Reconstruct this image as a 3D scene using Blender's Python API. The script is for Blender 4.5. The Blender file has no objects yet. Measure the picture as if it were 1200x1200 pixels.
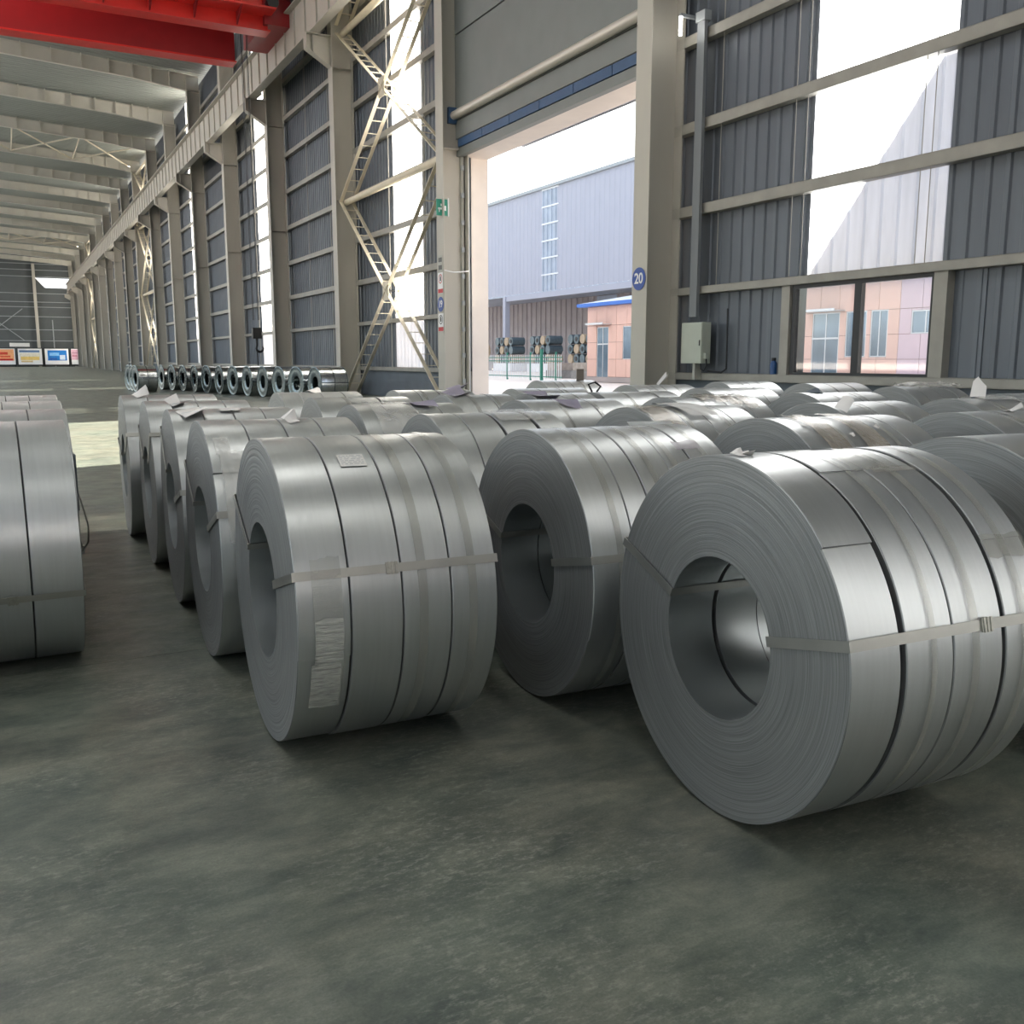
import bpy, math, random
from mathutils import Vector, Matrix

# ------------------------------------------------------------------ camera, sky, sun, exposure
S = bpy.context.scene
COL = S.collection
YAW, PITCH = 28.057, 9.243
cd = bpy.data.cameras.new('camera')
cam = bpy.data.objects.new('camera', cd)
COL.objects.link(cam)
cd.sensor_width = 36.0
cd.lens = 1100.0 / 1200.0 * 36.0
cd.clip_end = 600
cam.location = (0, 0, 1.5)
cam.rotation_euler = (math.radians(90 - PITCH), 0, math.radians(-YAW))
S.camera = cam

SUN_FROM = Vector((1.0, 0.30, 0.42)).normalized()
w = bpy.data.worlds.new('sky')
S.world = w
w.use_nodes = True
wn = w.node_tree
bg = wn.nodes['Background']
sky = wn.nodes.new('ShaderNodeTexSky')
sky.sky_type = 'NISHITA'
sky.sun_disc = False
sky.sun_elevation = math.asin(SUN_FROM.z)
sky.sun_rotation = math.atan2(SUN_FROM.x, SUN_FROM.y)
sky.dust_density = 2.5
hz = wn.nodes.new('ShaderNodeMix'); hz.data_type = 'RGBA'; hz.inputs[0].default_value = 0.65   # thin white winter haze over the blue
wn.links.new(sky.outputs[0], hz.inputs[6]); hz.inputs[7].default_value = (1.6, 1.55, 1.5, 1)
wn.links.new(hz.outputs[2], bg.inputs[0])
bg.inputs[1].default_value = 0.6

sd = bpy.data.lights.new('sun', 'SUN')
sd.energy = 32.0
sd.angle = math.radians(0.6)
sd.color = (1.0, 0.93, 0.82)
sun = bpy.data.objects.new('sun', sd)
COL.objects.link(sun)
sun.rotation_euler = (-SUN_FROM).to_track_quat('-Z', 'Y').to_euler()

S.view_settings.view_transform = 'Standard'
S.view_settings.look = 'None'
S.view_settings.gamma = 1.0
S.view_settings.use_curve_mapping = False
S.view_settings.exposure = 0.56
S.cycles.max_bounces = 12
S.cycles.diffuse_bounces = 5
S.cycles.glossy_bounces = 6
S.cycles.transmission_bounces = 6
S.cycles.transparent_max_bounces = 12
S.cycles.sample_clamp_indirect = 6.0
S.cycles.caustics_reflective = False
S.cycles.caustics_refractive = False
S.cycles.use_denoising = True

rnd = random.Random(7)

# ------------------------------------------------------------------ materials
def lin(c):
    return tuple((x / 12.92 if x <= 0.04045 else ((x + 0.055) / 1.055) ** 2.4) for x in c)

def hexc(r, g, b):
    return lin((r / 255, g / 255, b / 255))

MATS = {}
def mat(name, col, rough=0.6, metal=0.0, vary=0.0, scale=4.0, bump=0.0, bscale=60.0, stretch=None, rvar=0.0, alpha=1.0,
        emit=None, emit_s=0.0, coat=0.0, spec=0.5, per_object=0.0):
    if name in MATS:
        return MATS[name]
    m = bpy.data.materials.new(name)
    m.use_nodes = True
    nt = m.node_tree
    b = nt.nodes['Principled BSDF']
    b.inputs['Base Color'].default_value = (*col, 1)
    b.inputs['Roughness'].default_value = rough
    b.inputs['Metallic'].default_value = metal
    b.inputs['Alpha'].default_value = alpha
    b.inputs['Coat Weight'].default_value = coat
    b.inputs['Specular IOR Level'].default_value = spec
    if emit:
        b.inputs['Emission Color'].default_value = (*emit, 1)
        b.inputs['Emission Strength'].default_value = emit_s
    tc = nt.nodes.new('ShaderNodeTexCoord')
    mp = nt.nodes.new('ShaderNodeMapping')
    nt.links.new(tc.outputs['Object'], mp.inputs[0])
    if stretch:
        mp.inputs['Scale'].default_value = stretch
    out = None
    if vary or rvar or per_object:
        n = nt.nodes.new('ShaderNodeTexNoise')
        n.inputs['Scale'].default_value = scale
        n.inputs['Detail'].default_value = 6
        nt.links.new(mp.outputs[0], n.inputs['Vector'])
        mr = nt.nodes.new('ShaderNodeMapRange')
        mr.inputs[1].default_value = 0.3; mr.inputs[2].default_value = 0.7
        mr.inputs[3].default_value = 1 - vary; mr.inputs[4].default_value = 1 + vary
        nt.links.new(n.outputs[0], mr.inputs[0])
        fac = mr.outputs[0]
        if per_object:
            oi = nt.nodes.new('ShaderNodeObjectInfo')
            m2 = nt.nodes.new('ShaderNodeMapRange')
            m2.inputs[3].default_value = 1 - per_object; m2.inputs[4].default_value = 1 + per_object
            nt.links.new(oi.outputs['Random'], m2.inputs[0])
            mu = nt.nodes.new('ShaderNodeMath'); mu.operation = 'MULTIPLY'
            nt.links.new(fac, mu.inputs[0]); nt.links.new(m2.outputs[0], mu.inputs[1])
            fac = mu.outputs[0]
        vm = nt.nodes.new('ShaderNodeVectorMath'); vm.operation = 'SCALE'
        vm.inputs[0].default_value = col
        nt.links.new(fac, vm.inputs['Scale'])
        nt.links.new(vm.outputs[0], b.inputs['Base Color'])
        if rvar:
            m3 = nt.nodes.new('ShaderNodeMapRange')
            m3.inputs[1].default_value = 0.3; m3.inputs[2].default_value = 0.7
            m3.inputs[3].default_value = rough - rvar; m3.inputs[4].default_value = rough + rvar
            nt.links.new(n.outputs[0], m3.inputs[0])
            nt.links.new(m3.outputs[0], b.inputs['Roughness'])
    if bump:
        n2 = nt.nodes.new('ShaderNodeTexNoise')
        n2.inputs['Scale'].default_value = bscale
        n2.inputs['Detail'].default_value = 4
        nt.links.new(mp.outputs[0], n2.inputs['Vector'])
        bp = nt.nodes.new('ShaderNodeBump')
        bp.inputs['Strength'].default_value = bump
        bp.inputs['Distance'].default_value = 0.01
        nt.links.new(n2.outputs[0], bp.inputs['Height'])
        nt.links.new(bp.outputs[0], b.inputs['Normal'])
    MATS[name] = m
    return m

def coil_face_mat():
    """edges of the wound sheet: fine concentric layers about the coil axis (object x, height 0.6)"""
    m = mat('coil_edge', hexc(152, 153, 152), 0.50, 0.85)
    nt = m.node_tree; b = nt.nodes['Principled BSDF']
    tc = nt.nodes.new('ShaderNodeTexCoord')
    sp = nt.nodes.new('ShaderNodeSeparateXYZ')
    nt.links.new(tc.outputs['Object'], sp.inputs[0])
    sb = nt.nodes.new('ShaderNodeMath'); sb.operation = 'SUBTRACT'; sb.inputs[1].default_value = 0.6
    nt.links.new(sp.outputs[2], sb.inputs[0])
    cb = nt.nodes.new('ShaderNodeCombineXYZ')
    nt.links.new(sp.outputs[1], cb.inputs[0]); nt.links.new(sb.outputs[0], cb.inputs[1])
    ln = nt.nodes.new('ShaderNodeVectorMath'); ln.operation = 'LENGTH'
    nt.links.new(cb.outputs[0], ln.inputs[0])
    nm = nt.nodes.new('ShaderNodeVectorMath'); nm.operation = 'NORMALIZE'
    nt.links.new(cb.outputs[0], nm.inputs[0])
    sc = nt.nodes.new('ShaderNodeVectorMath'); sc.operation = 'SCALE'; sc.inputs['Scale'].default_value = 1.2
    nt.links.new(nm.outputs[0], sc.inputs[0])
    mu = nt.nodes.new('ShaderNodeMath'); mu.operation = 'MULTIPLY'; mu.inputs[1].default_value = 420
    nt.links.new(ln.outputs['Value'], mu.inputs[0])
    s2 = nt.nodes.new('ShaderNodeSeparateXYZ'); nt.links.new(sc.outputs[0], s2.inputs[0])
    c2 = nt.nodes.new('ShaderNodeCombineXYZ')
    nt.links.new(s2.outputs[0], c2.inputs[0]); nt.links.new(s2.outputs[1], c2.inputs[1]); nt.links.new(mu.outputs[0], c2.inputs[2])
    n = nt.nodes.new('ShaderNodeTexNoise'); n.inputs['Scale'].default_value = 1.0; n.inputs['Detail'].default_value = 3
    nt.links.new(c2.outputs[0], n.inputs['Vector'])
    cr = nt.nodes.new('ShaderNodeMapRange')
    cr.inputs[1].default_value = 0.32; cr.inputs[2].default_value = 0.68; cr.inputs[3].default_value = 0.70; cr.inputs[4].default_value = 1.16
    nt.links.new(n.outputs[0], cr.inputs[0])
    vm = nt.nodes.new('ShaderNodeVectorMath'); vm.operation = 'SCALE'; vm.inputs[0].default_value = hexc(152, 153, 152)
    nt.links.new(cr.outputs[0], vm.inputs['Scale']); nt.links.new(vm.outputs[0], b.inputs['Base Color'])
    bp = nt.nodes.new('ShaderNodeBump'); bp.inputs['Strength'].default_value = 0.22; bp.inputs['Distance'].default_value = 0.002
    nt.links.new(n.outputs[0], bp.inputs['Height']); nt.links.new(bp.outputs[0], b.inputs['Normal'])
    return m

def translucent_mat(name, col, thru=0.12):
    m = bpy.data.materials.new(name); m.use_nodes = True
    nt = m.node_tree; nt.nodes.remove(nt.nodes['Principled BSDF'])
    o = nt.nodes['Material Output']
    tl = nt.nodes.new('ShaderNodeBsdfTranslucent'); df = nt.nodes.new('ShaderNodeBsdfDiffuse')
    tp = nt.nodes.new('ShaderNodeBsdfTransparent')
    tc = nt.nodes.new('ShaderNodeTexCoord'); n = nt.nodes.new('ShaderNodeTexNoise'); n.inputs['Scale'].default_value = 1.5
    mp = nt.nodes.new('ShaderNodeMapping'); mp.inputs['Scale'].default_value = (1, 3, 0.5)
    n.inputs['Detail'].default_value = 5
    nt.links.new(tc.outputs['Object'], mp.inputs[0]); nt.links.new(mp.outputs[0], n.inputs['Vector'])
    mr = nt.nodes.new('ShaderNodeMapRange'); mr.inputs[1].default_value = 0.3; mr.inputs[2].default_value = 0.7
    mr.inputs[3].default_value = 0.88; mr.inputs[4].default_value = 1.05
    nt.links.new(n.outputs[0], mr.inputs[0])
    vm = nt.nodes.new('ShaderNodeVectorMath'); vm.operation = 'SCALE'; vm.inputs[0].default_value = col
    nt.links.new(mr.outputs[0], vm.inputs['Scale'])
    nt.links.new(vm.outputs[0], tl.inputs[0]); df.inputs[0].default_value = (*col, 1)
    m1 = nt.nodes.new('ShaderNodeMixShader'); m1.inputs[0].default_value = 0.2
    nt.links.new(tl.outputs[0], m1.inputs[1]); nt.links.new(df.outputs[0], m1.inputs[2])
    m2 = nt.nodes.new('ShaderNodeMixShader'); m2.inputs[0].default_value = thru
    nt.links.new(m1.outputs[0], m2.inputs[1]); nt.links.new(tp.outputs[0], m2.inputs[2])
    nt.links.new(m2.outputs[0], o.inputs[0])
    MATS[name] = m
    return m

def glass_mat(name, tint, gloss=0.12):
    m = bpy.data.materials.new(name); m.use_nodes = True
    nt = m.node_tree; nt.nodes.remove(nt.nodes['Principled BSDF'])
    o = nt.nodes['Material Output']
    tp = nt.nodes.new('ShaderNodeBsdfTransparent'); tp.inputs[0].default_value = (*tint, 1)
    gl = nt.nodes.new('ShaderNodeBsdfGlossy'); gl.inputs['Roughness'].default_value = 0.03
    mx = nt.nodes.new('ShaderNodeMixShader'); mx.inputs[0].default_value = gloss
    nt.links.new(tp.outputs[0], mx.inputs[1]); nt.links.new(gl.outputs[0], mx.inputs[2])
    nt.links.new(mx.outputs[0], o.inputs[0])
    MATS[name] = m
    return m

def floor_mat():
    m = mat('green_epoxy_floor', hexc(84, 90, 82), 0.3)
    nt = m.node_tree; b = nt.nodes['Principled BSDF']
    tc = nt.nodes.new('ShaderNodeTexCoord')
    def noise(scale, det, sx=1, sy=1, rough=0.6, dist=0.0):
        mp = nt.nodes.new('ShaderNodeMapping'); mp.inputs['Scale'].default_value = (sx, sy, 1)
        n = nt.nodes.new('ShaderNodeTexNoise'); n.inputs['Scale'].default_value = scale; n.inputs['Detail'].default_value = det
        n.inputs['Roughness'].default_value = rough; n.inputs['Distortion'].default_value = dist
        nt.links.new(tc.outputs['Object'], mp.inputs[0]); nt.links.new(mp.outputs[0], n.inputs['Vector'])
        return n.outputs[0]
    def ramp(src, stops):
        r = nt.nodes.new('ShaderNodeValToRGB')
        r.color_ramp.elements[0].position = stops[0][0]; r.color_ramp.elements[0].color = (*stops[0][1], 1)
        r.color_ramp.elements[1].position = stops[-1][0]; r.color_ramp.elements[1].color = (*stops[-1][1], 1)
        for p, c in stops[1:-1]:
            e = r.color_ramp.elements.new(p); e.color = (*c, 1)
        nt.links.new(src, r.inputs[0])
        return r.outputs[0]
    base = ramp(noise(2.2, 14, 1, 1.9, 0.74, 0.2), [(0.36, hexc(72, 77, 71)), (0.5, hexc(98, 100, 89)), (0.64, hexc(122, 121, 107))])
    hue = ramp(noise(0.55, 3), [(0.4, (1, 1, 1)), (0.62, (0.80, 0.95, 0.98))])
    mx = nt.nodes.new('ShaderNodeMix'); mx.data_type = 'RGBA'; mx.blend_type = 'MULTIPLY'; mx.inputs[0].default_value = 0.8
    nt.links.new(base, mx.inputs[6]); nt.links.new(hue, mx.inputs[7])
    # pale scuffs, fine and streaky, in loose patches
    sc = ramp(noise(22, 10, 1, 2.2, 0.75), [(0.50, (0, 0, 0)), (0.74, (1, 1, 1))])
    sm = ramp(noise(1.3, 5), [(0.42, (0.05, 0.05, 0.05)), (0.66, (1, 1, 1))])
    mm = nt.nodes.new('ShaderNodeMix'); mm.data_type = 'RGBA'; mm.blend_type = 'MULTIPLY'; mm.inputs[0].default_value = 1
    nt.links.new(sc, mm.inputs[6]); nt.links.new(sm, mm.inputs[7])
    bw = nt.nodes.new('ShaderNodeRGBToBW'); nt.links.new(mm.outputs[2], bw.inputs[0])
    mx2 = nt.nodes.new('ShaderNodeMix'); mx2.data_type = 'RGBA'
    nt.links.new(bw.outputs[0], mx2.inputs[0]); nt.links.new(mx.outputs[2], mx2.inputs[6])
    mx2.inputs[7].default_value = (*hexc(168, 168, 155), 1)
    # fine speckle
    spk = ramp(noise(120, 2), [(0.3, (0.85, 0.85, 0.85)), (0.7, (1.12, 1.12, 1.12))])
    mx3 = nt.nodes.new('ShaderNodeMix'); mx3.data_type = 'RGBA'; mx3.blend_type = 'MULTIPLY'; mx3.inputs[0].default_value = 1
    nt.links.new(mx2.outputs[2], mx3.inputs[6]); nt.links.new(spk, mx3.inputs[7])
    nt.links.new(mx3.outputs[2], b.inputs['Base Color'])
    rr = nt.nodes.new('ShaderNodeMapRange'); rr.inputs[1].default_value = 0.3; rr.inputs[2].default_value = 0.7
    rr.inputs[3].default_value = 0.30; rr.inputs[4].default_value = 0.50
    nt.links.new(noise(3, 6), rr.inputs[0]); nt.links.new(rr.outputs[0], b.inputs['Roughness'])
    bp = nt.nodes.new('ShaderNodeBump'); bp.inputs['Strength'].default_value = 0.12; bp.inputs['Distance'].default_value = 0.01
    nt.links.new(noise(6, 6), bp.inputs['Height']); nt.links.new(bp.outputs[0], b.inputs['Normal'])
    return m

M_FLOOR = floor_mat()
M_EDGE = coil_face_mat()
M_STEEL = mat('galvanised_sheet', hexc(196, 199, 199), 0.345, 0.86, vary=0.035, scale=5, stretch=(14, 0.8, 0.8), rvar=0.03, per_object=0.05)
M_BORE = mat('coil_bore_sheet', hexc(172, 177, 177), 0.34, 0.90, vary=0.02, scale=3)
M_STRAP = mat('steel_strap', hexc(172, 171, 165), 0.36, 0.85, vary=0.06, scale=10)
M_BUCKLE = mat('strap_buckle', hexc(170, 168, 160), 0.35, 0.85, vary=0.15, scale=60)
M_TAPE = mat('clear_tape', hexc(182, 180, 170), 0.22, 0.3, vary=0.1, scale=12, alpha=0.38, bump=0.15, bscale=40)
M_FILM = mat('plastic_film', hexc(225, 222, 215), 0.18, 0.0, alpha=0.35, bump=0.6, bscale=25)
M_PAPER = mat('paper_scrap', hexc(222, 218, 214), 0.6, 0.0, vary=0.05)
M_LILAC = mat('lilac_film_scrap', hexc(150, 143, 158), 0.5, 0.1, vary=0.08)
M_DARKGAP = mat('dark_gap', hexc(40, 43, 45), 0.7, 0.3)
M_RAFT = mat('rafter_paint', hexc(216, 212, 200), 0.5, vary=0.04, scale=1.2)
M_COL = mat('column_paint', hexc(184, 180, 170), 0.5, vary=0.05, scale=1.2, stretch=(1, 1, 0.4))
M_COLD = mat('column_paint_grey', hexc(176, 176, 168), 0.5, vary=0.05, scale=1.2, stretch=(1, 1, 0.4))
M_GIRT = mat('girt_paint', hexc(154, 151, 143), 0.5, vary=0.08, scale=3)
M_SHEET = mat('wall_sheet_grey', hexc(98, 104, 112), 0.42, 0.25, vary=0.09, scale=1.1, stretch=(1, 2, 0.25), per_object=0.07)
M_DADO = mat('dado_paint', hexc(98, 106, 114), 0.6, vary=0.08, scale=2)
M_ROOF = mat('roof_sheet', hexc(168, 172, 165), 0.45, 0.2, vary=0.05, scale=1.0, stretch=(0.3, 3, 1))
M_TRANS = translucent_mat('skylight_sheet', (0.56, 0.60, 0.66), 0.12)
M_TRANSC = translucent_mat('clear_skylight_sheet', (0.90, 0.91, 0.92), 0.25)
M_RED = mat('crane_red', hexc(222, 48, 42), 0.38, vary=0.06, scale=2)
M_REDSHADE = mat('crane_red_shaded', hexc(152, 32, 38), 0.45, vary=0.06, scale=2)  # darker copy of the crane red, shade put into the colour
M_BLACK = mat('black_paint', hexc(30, 32, 36), 0.45, vary=0.05)
M_BLUEDK = mat('door_seal_blue', hexc(52, 82, 118), 0.5, vary=0.06)
M_DOORP = mat('door_panel', hexc(122, 126, 124), 0.5, 0.1, vary=0.04, scale=1.5)
M_WHITE = mat('white_paint', hexc(232, 230, 226), 0.5, vary=0.03)
M_JAMB = mat('jamb_white', hexc(226, 216, 208), 0.55, vary=0.05, scale=1.5)
M_BOX = mat('box_grey_green', hexc(178, 184, 172), 0.45, vary=0.03)
M_SIGNB = mat('sign_blue', hexc(22, 66, 150), 0.4)
M_SIGNW = mat('sign_white', hexc(235, 235, 235), 0.5)
M_SIGNR = mat('sign_red', hexc(190, 40, 45), 0.5)
M_SIGNG = mat('sign_green', hexc(20, 110, 90), 0.4, emit=hexc(20, 110, 90), emit_s=0.3)
M_GLASS = glass_mat('window_glass', (0.93, 0.95, 0.97), 0.08)
M_GLASSD = mat('far_glass', hexc(120, 140, 155), 0.12, 0.3, vary=0.2, scale=0.8)
M_FBLUE = mat('far_blue_wall', hexc(172, 174, 186), 0.6, vary=0.02, scale=0.5)
M_FSKY = mat('far_skylight', hexc(166, 176, 190), 0.35, vary=0.15, scale=0.6)
M_FBROWN = mat('far_inner_wall', hexc(168, 158, 156), 0.6, vary=0.08, scale=0.6)
M_PINK = mat('pink_panel', hexc(226, 186, 172), 0.5, vary=0.03, scale=2, per_object=0.04)
M_MAUVE = mat('mauve_panel', hexc(208, 184, 194), 0.5, vary=0.03, scale=2, per_object=0.04)
M_JOINT = mat('panel_joint', hexc(150, 112, 104), 0.7)
M_YARD = mat('yard_concrete', hexc(232, 222, 212), 0.85, vary=0.05, scale=0.4)
M_FENCE = mat('fence_green', hexc(40, 122, 104), 0.5)
M_FENCEW = mat('fence_white', hexc(226, 228, 230), 0.5)
M_BLUEROOF = mat('blue_roof', hexc(50, 110, 200), 0.45)
M_ALU = mat('aluminium', hexc(205, 208, 212), 0.35, 0.6)
M_LADDER = mat('brace_paint', hexc(218, 208, 186), 0.5, vary=0.06, scale=3)
M_WRAP = mat('foil_wrap', hexc(196, 202, 206), 0.17, 0.95, vary=0.1, scale=5, bump=0.5, bscale=7)
M_WRAPD = mat('wrap_band', hexc(60, 66, 70), 0.3, 0.5)
M_FOILEND = mat('foil_end', hexc(112, 122, 122), 0.2, 0.95, vary=0.3, scale=14, bump=1.0, bscale=12)
M_BLUEBOT = mat('bottle_blue', hexc(30, 70, 120), 0.3)
M_CABLE = mat('cable_black', hexc(20, 24, 30), 0.5)
M_PIPE = mat('pipe_grey', hexc(160, 165, 168), 0.4, 0.3)
M_TUBE = mat('shaft_tube', hexc(206, 200, 190), 0.35, 0.3)
M_LAMP = mat('lamp_glow', (1, 1, 1), 0.4, emit=(1, 0.97, 0.9), emit_s=14)
M_STACK = mat('stack_steel', hexc(96, 110, 116), 0.4, 0.6, vary=0.15)
M_STACKB = mat('stack_brown', hexc(176, 156, 130), 0.6, vary=0.1)
M_CONC = mat('end_wall_sheet', hexc(82, 87, 88), 0.6, vary=0.08, scale=0.6)

# ------------------------------------------------------------------ mesh helpers
class MB:
    def __init__(s):
        s.v = []; s.f = []; s.mi = []; s.mats = []
    def m(s, material):
        if material not in s.mats:
            s.mats.append(material)
        return s.mats.index(material)
    def add(s, vs, fs, material=None):
        o = len(s.v); k = s.m(material) if material else 0
        s.v += [tuple(p) for p in vs]
        for f in fs:
            s.f.append(tuple(i + o for i in f)); s.mi.append(k)
    def box(s, x0, y0, z0, x1, y1, z1, material=None):
        if x0 > x1: x0, x1 = x1, x0
        if y0 > y1: y0, y1 = y1, y0
        if z0 > z1: z0, z1 = z1, z0
        s.add([(x0, y0, z0), (x1, y0, z0), (x1, y1, z0), (x0, y1, z0), (x0, y0, z1), (x1, y0, z1), (x1, y1, z1), (x0, y1, z1)],
              [(0, 3, 2, 1), (4, 5, 6, 7), (0, 1, 5, 4), (1, 2, 6, 5), (2, 3, 7, 6), (3, 0, 4, 7)], material)
    def beam(s, a, b, wx, wy, up=(0, 0, 1), material=None):
        a = Vector(a); b = Vector(b); d = (b - a).normalized(); u = Vector(up)
        x = d.cross(u)
        if x.length < 1e-4:
            x = d.cross(Vector((1, 0, 0)))
        x.normalize(); y = x.cross(d).normalized()
        vs = []
        for p in (a, b):
            for i, j in ((-1, -1), (1, -1), (1, 1), (-1, 1)):
                vs.append(p + x * (i * wx / 2) + y * (j * wy / 2))
        s.add(vs, [(0, 3, 2, 1), (4, 5, 6, 7), (0, 1, 5, 4), (1, 2, 6, 5), (2, 3, 7, 6), (3, 0, 4, 7)], material)
    def tube(s, pts, r, n=10, cap=True, material=None):
        pts = [Vector(p) for p in pts]; rings = []
        pv = None
        for i, p in enumerate(pts):
            d = (pts[min(i + 1, len(pts) - 1)] - pts[max(i - 1, 0)]).normalized()
            if pv is None:
                pv = d.orthogonal().normalized()
            pv = (pv - d * pv.dot(d)).normalized()
            q = d.cross(pv)
            rr = r[i] if isinstance(r, (list, tuple)) else r
            rings.append([p + pv * (rr * math.cos(2 * math.pi * k / n)) + q * (rr * math.sin(2 * math.pi * k / n)) for k in range(n)])
        vs = [v for g in rings for v in g]; fs = []
        for i in range(len(pts) - 1):
            for k in range(n):
                a = i * n + k; b = i * n + (k + 1) % n
                fs.append((a, b, b + n, a + n))
        if cap:
            fs.append(tuple(range(n - 1, -1, -1))); fs.append(tuple((len(pts) - 1) * n + k for k in range(n)))
        s.add(vs, fs, material)
    def prism(s, poly, axis, a0, a1, material=None):
        """poly: 2D points; axis 'x': (y,z) profile extruded x; 'y': (x,z); 'z': (x,y)"""
        def P(p, a):
            return {'x': (a, p[0], p[1]), 'y': (p[0], a, p[1]), 'z': (p[0], p[1], a)}[axis]
        n = len(poly)
        vs = [P(p, a0) for p in poly] + [P(p, a1) for p in poly]
        fs = [tuple(range(n - 1, -1, -1)), tuple(range(n, 2 * n))] + [(i, (i + 1) % n, (i + 1) % n + n, i + n) for i in range(n)]
        s.add(vs, fs, material)
    def mesh(s, name, material=None, smooth=False):
        me = bpy.data.meshes.new(name)
        me.from_pydata(s.v, [], s.f)
        ms = s.mats or [material]
        for q in ms:
            me.materials.append(q)
        if s.mats and len(s.mi) == len(me.polygons):
            me.polygons.foreach_set('material_index', s.mi)
        if smooth:
            me.polygons.foreach_set('use_smooth', [True] * len(me.polygons))
            try:
                me.set_sharp_from_angle(angle=math.radians(32))
            except Exception:
                pass
        me.update()
        return me
    def build(s, name, material=None, parent=None, smooth=False, loc=None):
        return link(name, s.mesh(name, material, smooth), parent, loc)

def link(name, data, parent=None, loc=None, rot=None):
    o = bpy.data.objects.new(name, data)
    COL.objects.link(o)
    if parent: o.parent = parent
    if loc: o.location = loc
    if rot: o.rotation_euler = rot
    return o

def empty(name, loc=(0, 0, 0), rz=0.0, parent=None):
    o = bpy.data.objects.new(name, None)
    o.empty_display_size = 0.2
    COL.objects.link(o)
    o.location = loc; o.rotation_euler = (0, 0, rz)
    if parent: o.parent = parent
    return o

def tag(o, label=None, cat=None, group=None, kind=None):
    if label: o['label'] = label
    if cat: o['category'] = cat
    if group: o['group'] = group
    if kind: o['kind'] = kind
    return o

def copy_tree(o, parent=None):
    c = o.copy(); COL.objects.link(c)
    if parent: c.parent = parent
    for ch in list(o.children):
        copy_tree(ch, c)
    return c

PI = math.pi
NTH = ['', 'first', 'second', 'third', 'fourth', 'fifth', 'sixth', 'seventh', 'eighth', 'ninth', 'tenth', 'eleventh', 'twelfth',
       'thirteenth', 'fourteenth', 'fifteenth', 'sixteenth', 'seventeenth', 'eighteenth', 'nineteenth', 'twentieth']

# ------------------------------------------------------------------ layout numbers
WX = 13.8          # wall sheet plane
CX = 12.7          # hall face of the columns
PITCHY = 11.0
Y20 = 17.75        # column marked 20
YE = 216.2         # end wall
XL = -16.5         # far side wall, out of frame
YB = -26.0         # wall behind the camera
ZR = 21.0
LEVELS = [1.12, 3.0, 4.72, 6.48, 8.28, 10.1, 11.9, 13.7, 15.5, 17.3, 19.1]

# ------------------------------------------------------------------ floor
fl = tag(empty('floor'), kind='structure')
b = MB(); b.box(XL, YB, -0.3, WX + 0.2, YE, -0.02); b.build('floor_base', M_DARKGAP, fl)
ys = [YB] + [4.95 + 11 * k for k in range(-2, 20)] + [YE]
xs = [XL, -6.0, 4.9 + 0.0, WX + 0.2]
xs = [XL, -4.6, 5.55, WX + 0.2]
for i in range(3):
    for j in range(len(ys) - 1):
        b = MB(); g = 0.003
        b.box(xs[i] + g, ys[j] + g, -0.02, xs[i + 1] - g, ys[j + 1] - g, 0.0)
        b.build('floor_slab', M_FLOOR, fl)

# ------------------------------------------------------------------ right wall
wall = tag(empty('wall_right', (WX, 0, 0)), kind='structure')
def sheet_mesh(name, width, z0, z1, material, depth=0.035, ribs=3):
    """ribbed sheet in the yz plane, ribs towards the hall (-x)"""
    b = MB(); p = width / ribs; prof = []
    for k in range(ribs):
        y = k * p
        prof += [(0, y), (0, y + p * 0.62), (-depth, y + p * 0.70), (-depth, y + p * 0.92), (0, y + p)]
    q = [prof[0]]
    for a in prof[1:]:
        if a != q[-1]: q.append(a)
    n = len(q)
    vs = [(x, y, z0) for x, y in q] + [(x, y, z1) for x, y in q]
    b.add(vs, [(i, i + 1, n + i + 1, n + i) for i in range(n - 1)])
    return b.mesh(name, material)
SH_FULL = sheet_mesh('wall_sheet', 1.003, 1.1, ZR, M_SHEET)
SH_UP = sheet_mesh('wall_sheet_upper', 1.003, 3.0, ZR, M_SHEET)
SH_TOP = sheet_mesh('wall_sheet_over_door', 1.003, 8.3, ZR, M_SHEET)
TR = {}
def trans_mesh(zi, clear=False):
    if clear:
        if (zi, 1) not in TR:
            z0 = LEVELS[zi]; z1 = LEVELS[zi + 1] if zi + 1 < len(LEVELS) else ZR
            TR[(zi, 1)] = sheet_mesh('skylight_sheet', 1.09, z0, z1, M_TRANSC, ribs=3)
        return TR[(zi, 1)]
    if zi not in TR:
        z0 = LEVELS[zi]; z1 = LEVELS[zi + 1] if zi + 1 < len(LEVELS) else ZR
        TR[zi] = sheet_mesh('skylight_sheet', 1.09, z0, z1, M_TRANS, ribs=3)
    return TR[zi]
col_ys = [Y20 + PITCHY * k for k in range(-2, 19)]
def strip_range(k):
    """translucent strip inside bay k (between column k and k+1), k = 0 at column 20"""
    if k == -1: return (10.72, 14.0, 1)
    if k % 2 == 1: return (32.3 + 22 * (k - 1) // 2 if False else 32.3 + 11 * (k - 1), 35.6 + 11 * (k - 1), 0)
    return None
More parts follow.
